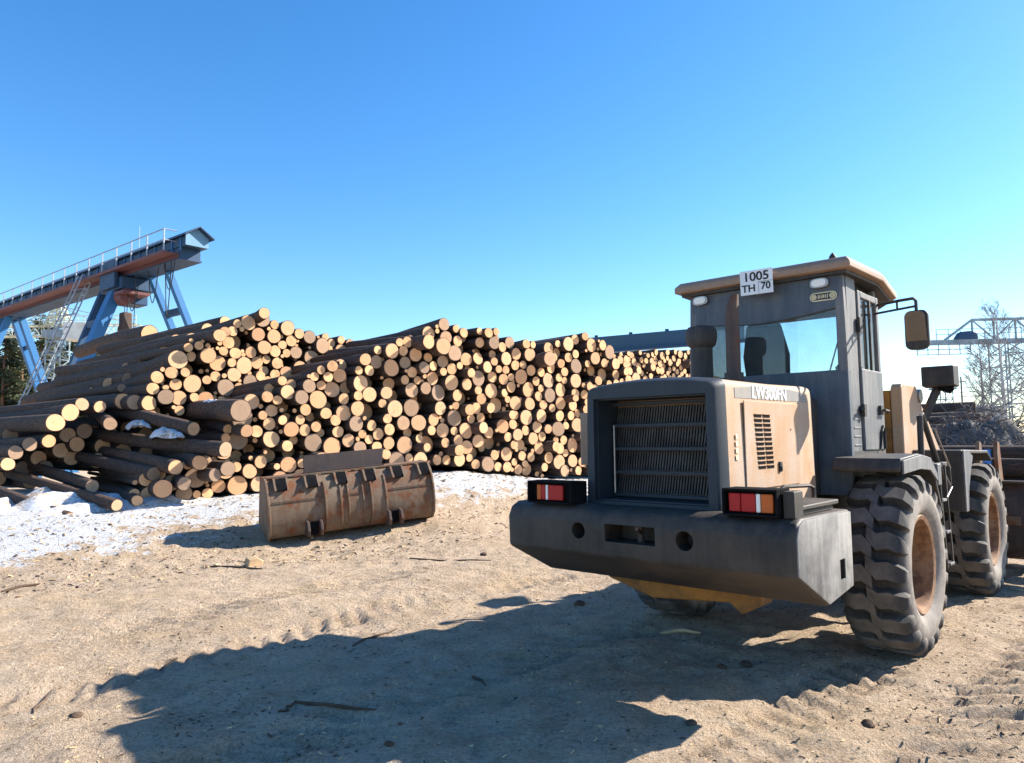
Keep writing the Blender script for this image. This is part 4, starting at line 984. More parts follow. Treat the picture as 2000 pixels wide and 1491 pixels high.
# ribs up the back in two pairs, and hinge ears
def off(y0, z0, d): return [(y-d, z) for y, z in arc[2:8]]
for x, d, w in ((-h2+0.86, 0.045, 0.03), (-h2+1.10, 0.045, 0.03), (-0.12, 0.02, 0.022), (0.12, 0.02, 0.022), (h2-1.10, 0.045, 0.03), (h2-0.86, 0.045, 0.03)):
    outer = [(y-d, z) for y, z in arc[1:8]]; 
    g = B(); g.prism(outer+[(y+0.01, z) for y, z in reversed(arc[1:8])], x, x+w); g.obj('rib', M['rust'], sb, 0.004)
for x in (-h2+0.895, h2-1.065):
    g = B(); g.prism([(y-0.03, z) for y, z in arc[2:8]]+[(y+0.005, z) for y, z in reversed(arc[2:8])], x+0.0, x+0.205); g.obj('rib_infill', M['rust'], sb)
for x in (-h2+0.55, h2-0.85):
    for dx in (0, 0.20):
        g = B(); g.prism([(0.10, 0.02), (-0.12, 0.03), (-0.16, 0.12), (-0.12, 0.25), (0.0, 0.28)], x+dx, x+dx+0.04); g.obj('hinge_ear', M['rust_dark'], sb, 0.005)
    g = B(); g.box(x+0.041, x+0.199, -0.02, 0.02, 0.05, 0.24); g.obj('hinge_shade_block', M['dark'], sb)  # dark block painting in the shade of the hole between the ears
for z in (0.60,):
    for xa, xb in ((-h2+0.06, -h2+0.84), (-h2+1.15, h2-1.12), (h2-0.80, h2-0.06)):
        g = B(); g.bar((xa, -0.028, z), (xb, -0.028, z), 0.012, 0.012); g.obj('weld_seam', M['rust_dark'], sb)
g = B(); g.box(-h2, h2, 0.90, 1.02, 0.01, 0.045); g.obj('cutting_edge', M['rust'], sb, 0.004)

# ------------------------------------------------------------------ snow left between the fallen logs
def snow_mound(px, py, Y, w, d, h, rz, label, seed, sink=0.1):
    p = at(px, py, Y); r_ = np.random.RandomState(seed); n, m_ = 40, 14; b = B(); vs = [(0, 0, h)]; fs = []
    ph = r_.uniform(0, 6.28, 4)
    for j in range(1, m_+1):
        t = j/m_
        for i in range(n):
            a = 2*PI*i/n; q = t*(1+0.14*math.sin(2*a+ph[0])+0.10*math.sin(3*a+ph[1])+0.07*math.sin(7*a+ph[2]))
            x, y = q*w*math.cos(a), q*d*math.sin(a)
            z = h*(1-t*t)**0.8+0.12*float(vnoise(x+seed, y, 3.0))+0.06*float(vnoise(x, y+seed, 8.0))-sink*t**3
            vs.append((x, y, z))
    fs += [(0, 1+i, 1+(i+1) % n) for i in range(n)]
    for j in range(m_-1):
        fs += [(1+j*n+i, 1+(j+1)*n+i, 1+(j+1)*n+(i+1) % n, 1+j*n+(i+1) % n) for i in range(n)]
    b.add(vs, fs); o = b.obj('snow_patch', M['snow'], None, 0, 2, 80); o.location = p; o.rotation_euler = (0, 0, rad(rz))
    return tag(o, label, kind='stuff')
snow_mound(325, 842, 13.7, 0.62, 0.20, 0.06, 130, 'snow patch lying on the fallen logs', 4, 0.12)
snow_mound(415, 788, 14.3, 1.0, 0.17, 0.06, 130, 'long wedge of snow on top of the thickest log', 5, 0.12)
snow_mound(268, 824, 14.3, 0.55, 0.16, 0.05, 130, 'bright snow along the crosswise log', 6, 0.1)
# the drift lying in the hollow: one rough sheet the fallen logs stick out of
us_ = np.linspace(-7.5, 0.4, 120); vs_ = np.linspace(-3.0, 2.4, 84); U_, V_ = np.meshgrid(us_, vs_)
X_ = PO.x+PT.x*U_+PN.x*V_; Y_ = PO.y+PT.y*U_+PN.y*V_
edge = sstep((U_+7.5)/1.5)*sstep((0.4-U_)/1.4)*sstep((1.3-V_)/2.2)
Z_ = rise(X_, Y_)-0.12+edge*(0.26+0.45*vnoise(X_, Y_, 0.9)+0.30*vnoise(X_, Y_, 2.3))+0.05*vnoise(X_, Y_, 6)+0.03*vnoise(X_, Y_, 14)
b = B(); nU, nV = len(us_), len(vs_)
b.add(np.stack([X_, Y_, Z_], -1).reshape(-1, 3).tolist(), [(j*nU+i, j*nU+i+1, (j+1)*nU+i+1, (j+1)*nU+i) for j in range(nV-1) for i in range(nU-1)])
tag(b.obj('snow_drift', M['snow'], None, 0, 2, 80), 'old dirty snow lying in the hollow among the fallen logs', kind='stuff')

# ------------------------------------------------------------------ blue gantry crane over the stacks
E0 = at(384, 503, 28.0); E1 = at(0, 625, 42.4); E1.z = E0.z
GZ0 = E0.z; gdir = (E1-E0); gdir.z = 0; gdir.normalize(); gq = Vector((-gdir.y, gdir.x, 0))
if gq.y < 0: gq = -gq
gantry = empty('gantry_crane', (E0.x, E0.y, 0), math.atan2(gdir.y, gdir.x))
tag(gantry, 'blue gantry crane with gabled girder spanning the log stacks', 'crane')
sgn = 1 if (Matrix.Rotation(gantry.rotation_euler.z, 3, 'Z') @ Vector((0, 1, 0))).dot(gq) > 0 else -1     # local +y*sgn points away from the camera
def Lq(s, k, z): return (s, k*sgn, z)
def lbox(b, s0, s1, k0, k1, z0, z1, m=0): a, c = sorted((k0*sgn, k1*sgn)); b.box(s0, s1, a, c, z0, z1, m)
GL = 34.0; z0 = GZ0
g = B(); lbox(g, 0.5, GL, -0.42, 0.42, z0, z0+0.42); g.obj('girder', M['crane_deep'], gantry, 0.01)
g = B(); lbox(g, 0.45, GL, -0.46, 0.46, z0-0.06, z0-0.002); g.obj('lower_flange', M['crane_deep'], gantry)
g = B(); lbox(g, 0.55, GL, -0.445, -0.421, z0+0.02, z0+0.24); g.obj('side_web', M['crane_red'], gantry)
g = B(); lbox(g, 0.0, GL, -0.46, 0.46, z0+0.42, z0+0.78); g.obj('cable_housing', M['crane_deep'], gantry)
for i in range(48):
    g = B(); lbox(g, 0.3+i*0.7, 0.36+i*0.7, -0.50, -0.462, z0+0.26, z0+0.77); g.obj('housing_rib', M['crane_blue'], gantry)
g = B(); g.loft([[Lq(s, -0.60, z0+0.75), Lq(s, 0, z0+1.14), Lq(s, 0.60, z0+0.75), Lq(s, 0.60, z0+0.80), Lq(s, 0, z0+1.19), Lq(s, -0.60, z0+0.80)] for s in (-0.25, GL)]); g.obj('gable_roof', M['crane_deep'], gantry)
g = B(); g.prism([(-0.46, z0+0.42), (0.46, z0+0.42), (0.46, z0+0.81), (0, z0+1.12), (-0.46, z0+0.81)], -0.03, 0.0, 'x'); g.obj('gable_end', M['crane_gable'], gantry)
wk = empty('walkway'); wk.parent = gantry
g = B(); lbox(g, 0.6, GL, -1.0, -0.51, z0+0.12, z0+0.18); g.obj('deck', M['crane_red'], wk)
g = B(); lbox(g, 0.58, GL, -1.03, -1.001, z0+0.10, z0+0.22); g.obj('toe_board', M['crane_red'], wk)
for i in range(24):
    s = 0.62+i*1.4
    g = B(); g.bar(Lq(s, -0.99, z0+0.18), Lq(s, -0.99, z0+1.05), 0.045, 0.045); g.obj('rail_post', M['crane_pale'], wk)
for hz in (0.45, 0.87):
    g = B(); g.tube([Lq(0.62, -0.99, z0+0.18+hz), Lq(GL, -0.99, z0+0.18+hz)], 0.022, 6); g.tube([Lq(0.62, -0.99, z0+0.18+hz), Lq(0.62, -0.5, z0+0.18+hz)], 0.022, 6); g.obj('hand_rail', M['crane_pale'], wk)
def gleg(name, s, k0, k1, w, d, mat, zt=None, s1=None):
    zt = zt or z0-0.06; o = B(); o.bar(Lq(s, k0, zt), Lq(s if s1 is None else s1, k1, -0.2), w, d); return o.obj(name, mat, gantry, 0.01)
gleg('leg', 6.0, -0.3, -3.6, 0.55, 0.42, M['crane_blue']); gleg('leg', 7.4, -0.3, -3.4, 0.30, 0.30, M['crane_deep'])
gleg('leg', 4.4, 0.3, 4.2, 0.26, 0.26, M['crane_blue']); gleg('leg', 2.9, 0.3, 4.2, 0.26, 0.26, M['crane_blue'])
gleg('leg', 20.2, 0.3, 3.4, 0.36, 0.32, M['crane_blue']); gleg('leg', 21.3, 0.3, 3.4, 0.36, 0.32, M['crane_blue'])
gleg('leg', 20.2, -0.3, -3.4, 0.36, 0.32, M['crane_blue']); gleg('leg', 21.3, -0.3, -3.4, 0.36, 0.32, M['crane_blue'])
def on_leg(k0, k1, zz): t = (z0-zz)/(z0+0.2); return k0+(k1-k0)*t
for zz in (z0-1.6, z0-4.2, z0-6.6):
    g = B(); k = on_leg(0.3, 4.2, zz); g.bar(Lq(2.9, k, zz), Lq(4.4, k, zz), 0.2, 0.28); g.obj('leg_tie', M['crane_deep'], gantry)
    for sg in (1, -1):
        g = B(); k = on_leg(0.3, 3.4, zz)*sg; g.bar(Lq(20.2, k, zz), Lq(21.3, k, zz), 0.16, 0.2); g.obj('leg_tie', M['crane_deep'], gantry)
for zz in (z0-2.0, z0-4.4):
    g = B(); k = on_leg(-0.3, -3.5, zz); g.bar(Lq(6.0, k, zz), Lq(7.4, k, zz), 0.25, 0.3); g.obj('leg_tie', M['crane_deep'], gantry)
ld = empty('ladder'); ld.parent = gantry
for s in (8.1, 8.6):
    for kk in (0, -0.45):
        g = B(); g.tube([Lq(s, -0.6+kk, z0+0.4), Lq(s, -3.9+kk, 0.2)], 0.03, 6); g.obj('ladder_rail', M['crane_pale'], ld)
g = B()
for i in range(30):
    t = i/30; k = -0.6-3.3*t; zz = z0+0.4-(z0+0.2)*t
    g.tube([Lq(8.1, k, zz), Lq(8.6, k, zz)], 0.018, 5)
    if i % 2 == 0: g.tube([Lq(8.1, k, zz), Lq(8.1, k-0.45, zz-0.1), Lq(8.6, k-0.45, zz-0.1), Lq(8.6, k, zz)], 0.018, 5)
rg_ = g.obj('ladder_rungs', M['crane_pale'], ld)
tr = empty('hoist_trolley'); tr.parent = gantry
g = B(); lbox(g, 4.9, 7.0, -0.72, 0.72, z0-0.62, z0-0.10); lbox(g, 5.2, 6.7, -0.9, -0.73, z0-0.55, z0+0.62); lbox(g, 5.4, 6.4, -0.62, 0.62, z0-1.15, z0-0.621); g.obj('trolley_frame', M['crane_deep'], tr, 0.03)
g = B(); g.lathe([(0.26, 4.75), (0.34, 4.80), (0.30, 4.86), (0.30, 5.3), (0.34, 5.36), (0.26, 5.4)], 18, 'x', 0, (0, -0.5*sgn, z0-0.95)); g.obj('cable_drum', M['crane_red'], tr)
g = B(); lbox(g, 4.3, 5.2, -0.9, 0.2, z0-0.92, z0-0.80); g.obj('service_platform', M['crane_red'], tr)
g = B(); lbox(g, 5.3, 5.75, -0.45, -0.05, z0-2.35, z0-1.55); g.lathe([(0.28, 5.35), (0.28, 5.7)], 18, 'x', 0, (0, -0.25*sgn, z0-2.3)); g.obj('hook_block', M['rust_dark'], tr, 0.06)
g = B()
for s, k, zz in ((5.4, -0.35, z0-1.9), (5.65, -0.15, z0-1.9), (5.45, -0.3, 5.2), (5.65, -0.2, 5.0)): g.tube([Lq(s, k, zz), Lq(s, k, z0-0.6 if zz > 6 else z0-2.3)], 0.018, 5)
def droop(s0, s1, k, zt, d, n=10): return [Lq(s0+(s1-s0)*i/n, k, zt-d*math.sin(PI*i/n)) for i in range(n+1)]
g.tube(droop(3.6, 4.6, -0.6, z0-0.7, 1.0), 0.02, 5); g.tube(droop(2.5, 3.4, -0.3, z0-0.06, 1.4), 0.02, 5); g.tube(droop(1.0, 1.5, -0.5, z0-0.06, 2.2), 0.02, 5); g.tube(droop(0.8, 1.7, -0.45, z0-0.06, 1.1), 0.018, 5); g.tube([Lq(3.6, -0.7, z0-0.1), Lq(3.7, -0.7, z0-3.0)], 0.015, 5)
tag(g.obj('hoist_cables', M['rubber_trim'], tr), kind='stuff')
g = B(); g.tube([Lq(5.0, 0, z0+1.1), Lq(5.0, 0, z0+2.2)], 0.012, 5); g.obj('aerial', M['crane_pale'], gantry)

# ------------------------------------------------------------------ lattice helpers and the other cranes
def lattice(b, p, q, w, h, n, r, taper=1.0):
    """square lattice mast or truss from p to q"""
    p, q = Vector(p), Vector(q); d = (q-p).normalized(); a = Vector((0, 0, 1)) if abs(d.z) < 0.9 else Vector((1, 0, 0))
    e1 = d.cross(a).normalized(); e2 = e1.cross(d).normalized()
    def c(i, k, t):
        f = 1+(taper-1)*t; return p+(q-p)*t+e1*(w/2*f*(1 if i else -1))+e2*(h/2*f*(1 if k else -1))
    for i in (0, 1):
        for k in (0, 1): b.tube([c(i, k, 0), c(i, k, 1)], r, 4)
    for s in range(n):
        t0, t1 = s/n, (s+1)/n; flip = s % 2
        for i in (0, 1):
            b.tube([c(i, flip, t0), c(i, 1-flip, t1)], r*0.6, 4); b.tube([c(flip, i, t0), c(1-flip, i, t1)], r*0.6, 4)
            b.tube([c(i, 0, t0), c(i, 1, t0)], r*0.5, 4); b.tube([c(0, i, t0), c(1, i, t0)], r*0.5, 4)
tw = empty('tower_crane', (0, 0, 0)); tag(tw, 'pale lattice mast crane with stayed cross truss before the pines', 'crane')
T0 = at(106, 860, 84.0); T0.z = 0
def TP(px, py): return at(px, py, 84.0)
zt = TP(103, 598).z; zm = TP(103, 652).z
g = B(); lattice(g, T0, (T0.x, T0.y, zm), 1.7, 1.7, 14, 0.09); g.obj('mast', M['crane_grey'], tw)
g = B(); lattice(g, (T0.x, T0.y, zm+0.9), (T0.x, T0.y, zt), 2.0, 2.0, 6, 0.10, 0.4); g.obj('tower_head', M['crane_cream'], tw)
g = B(); a_, b_ = TP(-40, 652), TP(272, 652); lattice(g, (a_.x, 84, zm+0.3), (b_.x, 84, zm+0.3), 1.3, 1.2, 22, 0.06); g.obj('cross_truss', M['crane_cream'], tw)
g = B()
for i in range(26):
    x = a_.x+(b_.x-a_.x)*i/25; g.tube([(x, 83.2, zm+0.9), (x, 83.2, zm+1.9)], 0.04, 4)
g.tube([(a_.x, 83.2, zm+1.9), (b_.x, 83.2, zm+1.9)], 0.045, 4); g.tube([(a_.x, 83.2, zm+1.4), (b_.x, 83.2, zm+1.4)], 0.035, 4); g.obj('guard_rail', M['crane_cream'], tw)
g = B()
for x in (a_.x, a_.x*0.55+T0.x*0.45, b_.x, b_.x*0.55+T0.x*0.45): g.tube([(T0.x, 84, zt), (x, 84, zm+0.9)], 0.05, 4)
g.obj('stay_rods', M['crane_grey'], tw)
g = B(); c_ = TP(136, 660); g.box(c_.x, c_.x+2.6, 82.6, 84.8, zm-0.9, zm+1.1); g.obj('cabin', M['cabin_white'], tw, 0.05)
g = B(); g.box(T0.x-1.2, T0.x+1.2, 82.8, 85.2, zm-0.6, zm+0.3); g.obj('slewing_ring', M['crane_grey'], tw, 0.05)

rc = empty('lattice_gantry', (0, 0, 0)); tag(rc, 'grey lattice truss crane with hanging basket beside the bare birch', 'crane')
def RP(px, py, Y=58.0): return at(px, py, Y)
p0, p1 = RP(1788, 668), RP(2260, 652, 56); p0.z = p1.z = (p0.z+p1.z)/2-0.2
g = B(); g.bar(p0, p1, 0.5, 0.38); g.obj('bottom_chord', M['crane_grey'], rc)
dT = (p1-p0).normalized(); HT = 1.75
def tp(t, h): return p0+dT*t+Vector((0, 0, h))
Lr = (p1-p0).length
g = B(); g.bar(tp(2.2, 0.2), tp(4.3, HT), 0.16, 0.16); g.bar(tp(4.3, HT), tp(Lr, HT), 0.2, 0.2); g.obj('top_chord', M['crane_grey'], rc)
for i in range(9):
    s = 4.3+i*1.6
    if s+1.6 < Lr:
        g = B(); g.bar(tp(s, 0.2), tp(s, HT), 0.11, 0.11); g.bar(tp(s, 0.2 if i % 2 else HT), tp(s+1.6, HT if i % 2 else 0.2), 0.1, 0.1); g.obj('truss_web', M['crane_grey'], rc)
g = B()
for i in range(8): g.bar(tp(1.6+i*0.9, 0.2), tp(1.6+i*0.9, 1.05), 0.04, 0.04)
g.bar(tp(1.6, 1.05), tp(7.9, 1.05), 0.04, 0.04); g.bar(tp(1.6, 0.65), tp(7.9, 0.65), 0.04, 0.04); g.obj('guard_rail', M['crane_grey'], rc)
g = B()
for i in range(6): g.bar(tp(0.1+i*0.8, -0.15), tp(0.1+i*0.8, -0.95), 0.05, 0.05)
for h in (-0.55, -0.95): g.bar(tp(0.0, h), tp(4.1, h), 0.06, 0.06)
g.obj('hanging_basket', M['crane_grey'], rc)
g = B(); g.prism([(2.9, 0.2), (4.6, 0.2), (4.5, 0.7), (4.0, 0.85), (3.3, 0.8)], -0.35, 0.35, 'y'); mo = g.obj('motor_house', M['crane_deep'], rc, 0.08); mo.location = p0; mo.rotation_euler = (0, 0, math.atan2(dT.y, dT.x))
g = B(); f_ = RP(1978, 860, 57.5); f_.z = 0; lattice(g, f_, (f_.x, f_.y, p0.z), 2.0, 1.6, 9, 0.07); g.obj('tower_leg', M['crane_grey'], rc)

bg = empty('girder_crane', (0, 0, 0)); tag(bg, 'long plain blue girder running behind the far log stack', 'crane')
q0, q1 = at(1040, 672, 61), at(1405, 640, 53.0); q0.z = q1.z = (q0.z+q1.z)/2-0.55; q1 = q0+(q1-q0)*1.12
g = B(); g.bar(q0, q1, 0.9, 1.15); g.obj('girder', M['beam_slate'], bg, 0.02)
g = B(); g.bar(q0+Vector((0, -0.6, -0.66)), q1+Vector((0, -0.6, -0.66)), 0.5, 0.14); g.obj('walkway', M['crane_deep'], bg)
for t in (0.12, 0.85):
    c_ = q0+(q1-q0)*t
    for sg in (-1, 1):
        g = B(); g.bar(c_+Vector((0, 0, -0.6)), Vector((c_.x+1.5*sg, c_.y+2.5*sg, -0.2)), 0.4, 0.4); g.obj('leg', M['crane_blue'], bg)
for i in range(7):
    c_ = q0+(q1-q0)*(i/6); g = B(); g.box(c_.x-0.12, c_.x+0.12, c_.y-0.12, c_.y+0.12, c_.z+0.575, c_.z+0.78); g.obj('rail_clip', M['crane_deep'], bg)

# ------------------------------------------------------------------ trees
def leafmat(name, lo, hi):
    m, nt, b = newmat(name); oi = nd(nt, 'ShaderNodeObjectInfo')
    n = noise(nt, coords(nt), 0.9, 4, 0.7)
    f = mathn(nt, 'ADD', mathn(nt, 'MULTIPLY', n, 0.7), mathn(nt, 'MULTIPLY', oi.outputs['Random'], 0.3))
    nt.links.new(ramp(nt, f, [(0.25, lo), (0.75, hi)]), b.inputs['Base Color']); b.inputs['Roughness'].default_value = 0.8
    return m
M['needle'] = leafmat('pine_needles', (0.018, 0.032, 0.016), (0.07, 0.085, 0.035))
M['trunk'] = plain('pine_trunk', (0.22, 0.12, 0.07), 0.9, 0, 0.4, 1.5)
M['birch'] = plain('birch_bark', (0.42, 0.40, 0.37), 0.8, 0, 0.35, 3)
M['twig'] = plain('bare_twigs', (0.20, 0.17, 0.155), 0.9, 0, 0.3, 2)
def pine_mesh(seed, H=16.0):
    r_ = random.Random(seed); t = B()
    t.tube([(0, 0, -0.3), (r_.uniform(-.15, .15), 0, H*0.5), (0, r_.uniform(-.1, .1), H*0.97)], [0.22, 0.15, 0.03], 8)
    c = B()
    nb = 46
    for i in range(nb):
        f = i/nb; z = H*(0.16+0.82*f)+r_.uniform(-.3, .3); ln = (1-f)**0.7*H*0.19*r_.uniform(0.55, 1.15)+0.35; a = r_.uniform(0, 6.28)
        tip = Vector((math.cos(a)*ln, math.sin(a)*ln, z-ln*0.12+f*0.6)); t.tube([(0, 0, z-0.2), tip], [0.045, 0.012], 4)
        for k in range(int(30+ln*34)):
            s = r_.uniform(0.2, 1.05); p = Vector((0, 0, z-0.2)).lerp(tip, s)+Vector((r_.gauss(0, .22), r_.gauss(0, .22), r_.gauss(0.05, .15)))
            d1 = Vector((r_.gauss(0, 1), r_.gauss(0, 1), r_.gauss(0.3, .6))).normalized()*r_.uniform(0.2, 0.42); d2 = Vector((r_.gauss(0, 1), r_.gauss(0, 1), r_.gauss(0, .5))).normalized()*r_.uniform(0.09, 0.18)
            c.add([p, p+d1+d2, p+d1*1.4, p+d1-d2], [(0, 1, 2, 3)])
    return t.mesh('trunk', 60), c.mesh('crown', 0)
PV = [pine_mesh(40+k) for k in range(4)]
for a, b_ in PV: a.materials.append(M['trunk']); b_.materials.append(M['needle'])
rt = random.Random(12)
spots = [(-60, 100), (-25, 104), (2, 98), (22, 108), (38, 95), (58, 112), (74, 99), (92, 106), (118, 110), (136, 102), (150, 115), (170, 104), (190, 112), (214, 108), (-45, 120), (12, 122), (48, 125), (84, 124), (110, 126), (140, 128), (165, 124), (235, 120), (262, 118), (290, 125)]+[(-70+17*i, 132+(i*7) % 11) for i in range(23)]
for px, Y in spots:
    k = rt.randrange(4); p = at(px, 860, Y); o = empty('pine_tree', (p.x, p.y, -0.2), rt.uniform(0, 6.28)); s = rt.uniform(0.95, 1.25)*(0.93 if px > 120 else 1.0)*(0.9 if px > 200 else 1); o.scale = (s*1.1, s*1.1, s)
    tag(o, 'dark green pine in the belt of trees behind the gantry crane', 'tree', 'pines behind the gantry crane')
    for me in PV[k]:
        q = bpy.data.objects.new(me.name, me); COL.objects.link(q); q.parent = o
def bare_tree(name, px, Y, H, seed, label, spread=0.45):
    r_ = random.Random(seed); p = at(px, 860, Y); o = empty(name, (p.x, p.y, 0)); tag(o, label, 'tree', None)
    t = B(); tw_ = B(); lean = Vector((r_.uniform(-.05, .05), r_.uniform(-.05, .05), 0))
    def tr(f): return Vector((0, 0, -0.2))+Vector((lean.x*f*f*H, lean.y*f*f*H, f*H))
    t.tube([tr(i/8) for i in range(9)], [0.15*(1-i/8.4)+0.008 for i in range(9)], 7)
    for i in range(64):
        f = 0.14+0.84*(i/64)**0.9; a = r_.uniform(0, 6.28); ln = H*(0.10+0.27*(1-f)**0.8)*r_.uniform(0.6, 1.1); up = r_.uniform(0.7, 1.5)
        d = Vector((math.cos(a), math.sin(a), up)).normalized(); b0 = tr(f); b1 = b0+d*ln*0.5; b2 = b0+(d+Vector((0, 0, 0.25))).normalized()*ln
        r0 = 0.012+0.035*(1-f); t.tube([b0, b1, b2], [r0, r0*0.6, 0.006], 4, 0, False)
        for k in range(9):
            g_ = r_.uniform(0.25, 1.0); q0 = b0.lerp(b1, g_*2) if g_ < 0.5 else b1.lerp(b2, g_*2-1)
            d2 = (d+Vector((r_.gauss(0, spread), r_.gauss(0, spread), r_.gauss(0.15, .3)))).normalized(); l2 = ln*r_.uniform(0.2, 0.45); q1 = q0+d2*l2
            tw_.tube([q0, q1], [0.011, 0.005], 3, 0, False)
            for m_ in range(4):
                h_ = q0.lerp(q1, r_.uniform(0.3, 1.0)); d3 = (d2+Vector((r_.gauss(0, .6), r_.gauss(0, .6), r_.gauss(0.0, .4)))).normalized()
                tw_.tube([h_, h_+d3*l2*r_.uniform(0.3, 0.7)], [0.007, 0.003], 3, 0, False)
    t.obj('trunk', M['birch'], o, 0, 2, 60); tw_.obj('crown', M['twig'], o, 0, 2, 60)
bare_tree('birch_tree', 1968, 45, 9.5, 3, 'bare birch with pale trunk standing by the lattice leg', 0.5)
bare_tree('birch_tree', 1925, 48, 7.6, 4, 'shorter bare birch with fine grey twigs beside the pale one', 0.55)
bare_tree('birch_tree', 2030, 47, 9.0, 6, 'bare birch partly outside behind the lattice leg', 0.5)

# ------------------------------------------------------------------ behind the loader on the right
M['roofing'] = plain('grey_roof_sheet', (0.16, 0.18, 0.19), 0.7, 0, 0.2, 0.5); M['plaster'] = plain('pale_shed_wall', (0.48, 0.50, 0.50), 0.85, 0, 0.15, 0.4); M['pane_dark'] = plain('dark_pane', (0.03, 0.04, 0.05), 0.2)
sh = empty('low_shed', at(1850, 846, 78)); sh.location.z = 0; tag(sh, 'low pale shed with a dark flat roof beyond the right log heap', 'building')
g = B(); g.box(-5.5, 6.5, 0, 6, 0, 4.3); g.obj('wall', M['plaster'], sh)
g = B(); g.prism([(-0.6, 4.30), (6.5, 4.75), (6.5, 4.95), (-0.6, 4.52)], -6.0, 7.0); g.obj('roof', M['roofing'], sh)
for x in (-4.2, -2.2, 0, 2.2, 4.2):
    g = B(); g.box(x-0.55, x+0.55, -0.03, 0.03, 2.3, 3.5); w_ = g.obj('window', M['plaster'], sh); g = B(); g.box(x-0.48, x+0.48, -0.045, -0.031, 2.37, 3.43); g.obj('pane', M['pane_dark'], w_)
up = empty('utility_pole', at(1883, 846, 85)); up.location.z = 0; tag(up, 'thin dark utility pole standing behind the low shed', 'pole')
g = B(); g.tube([(0, 0, 0), (0, 0, 8.3)], [0.13, 0.09], 8); g.obj('post', M['twig'], up); g = B(); g.bar((-0.6, 0, 7.7), (0.6, 0, 7.7), 0.08, 0.1); g.obj('cross_arm', M['twig'], up)
lm = empty('lattice_stand', at(1846, 846, 82)); lm.location.z = 0; tag(lm, 'small grey lattice stand on legs above the shed roof', 'stand')
g = B(); lattice(g, (0, 0, 0), (0, 0, 6.6), 1.4, 1.4, 6, 0.07); g.obj('legs', M['crane_grey'], lm); g = B(); g.box(-1.0, 1.0, -1, 1, 6.6, 6.8); g.obj('deck', M['crane_grey'], lm)
for i in range(4):
    pass
wr = B()
w0, w1 = Vector((20, 86, 6.4)), Vector((75, 84, 7.6))
for dz in (0, 0.5, 1.0): wr.tube([w0.lerp(w1, i/12)+Vector((0, 0, dz-1.2*math.sin(PI*i/12))) for i in range(13)], 0.03, 4)
tag(wr.obj('overhead_wire', M['rubber_trim'], None), 'thin wires sagging past the utility pole', 'wire')
# reddish log heap
rh = random.Random(31)
for k, (px, py, Y, r) in enumerate(((1905, 796, 26, 0.2), (1916, 815, 25.5, 0.15), (1932, 818, 25.7, 0.14), (1890, 812, 25.2, 0.16), (1862, 822, 24.6, 0.17), (1880, 828, 24.8, 0.15), (1850, 838, 24.2, 0.16), (1830, 846, 23.8, 0.16), (1902, 832, 25.0, 0.16), (1925, 836, 25.4, 0.16), (1950, 838, 26, 0.16), (1870, 846, 24.4, 0.17), (1820, 860, 23.5, 0.17), (1905, 850, 24.8, 0.17), (1938, 852, 25.2, 0.17), (1845, 862, 23.7, 0.18), (1890, 866, 24.2, 0.18))):
    p = at(px, py, Y); ax = log_axis(62+rh.uniform(-4, 4), rh.uniform(-0.03, 0.01))
    i_ = rh.randrange(NV); o = bpy.data.objects.new('log', LOGM[i_][0]); COL.objects.link(o); o.matrix_world = log_matrix(p, ax, r, 6.5, rh.uniform(0, 6))
    tag(o, 'reddish log in the heap behind the loader, before the low shed', 'log', 'logs of the heap behind the loader')
    e = bpy.data.objects.new('cut_end', LOGM[i_][1]); COL.objects.link(e); e.parent = o
for k, (x, y, z, r, ln) in enumerate(((11.5, 13.6, 0.22, 0.2, 6), (11.9, 14.1, 0.2, 0.18, 6), (11.6, 13.8, 0.55, 0.17, 6), (12.2, 14.5, 0.55, 0.17, 6))):
    i_ = rh.randrange(NV); o = bpy.data.objects.new('log', LOGM[i_][0]); COL.objects.link(o); o.matrix_world = log_matrix(Vector((x, y, z)), Vector((-0.55, 0.83, 0)), r, ln, rh.uniform(0, 6))
    tag(o, 'log lying on the ground past the front bucket of the loader', 'log', 'logs past the front bucket')
    e = bpy.data.objects.new('cut_end', LOGM[i_][1]); COL.objects.link(e); e.parent = o
# brush heap: a tangle of branches
b = B(); rb = random.Random(77)
bc = at(1915, 880, 18.5); bc.z = 0
for i in range(7000):
    a = rb.uniform(0, 6.28); q = math.sqrt(rb.random()); x = bc.x+q*math.cos(a)*2.4; y = bc.y+q*math.sin(a)*1.8
    hmax = 2.35*(1-q**1.6)+0.1; z = rb.uniform(0, hmax)
    d = Vector((rb.gauss(0, 1), rb.gauss(0, 1), rb.gauss(0.1, .45))).normalized()*rb.uniform(0.2, 0.75)
    p = Vector((x, y, z)); b.tube([p, p+d*0.5+Vector((0, 0, rb.uniform(-.04, .06))), p+d], [rb.uniform(0.008, 0.022), 0.008, 0.004], 3, 0, False)
tag(b.obj('brush_heap', M['brush'], None, 0, 2, 60), 'grey heap of tangled branches and tops behind the front wheel', kind='stuff')
b = B()
n, m_ = 60, 20; vs = [(bc.x, bc.y, 2.0)]; 
for j in range(1, m_+1):
    for i in range(n):
        a = 2*PI*i/n; t = j/m_; x, y = bc.x+2.5*t*math.cos(a), bc.y+1.9*t*math.sin(a); vs.append((x, y, 2.0*(1-t**1.7)+0.5*float(vnoise(x, y, 2.5))+0.3*float(vnoise(x, y, 6))-0.05*t))
fs = [(0, 1+i, 1+(i+1) % n) for i in range(n)]
for j in range(m_-1): fs += [(1+j*n+i, 1+(j+1)*n+i, 1+(j+1)*n+(i+1) % n, 1+j*n+(i+1) % n) for i in range(n)]
b.add(vs, fs); tag(b.obj('brush_litter', M['litter'], None, 0, 2, 80), 'snow-dusted bark litter inside the branch heap', kind='stuff')

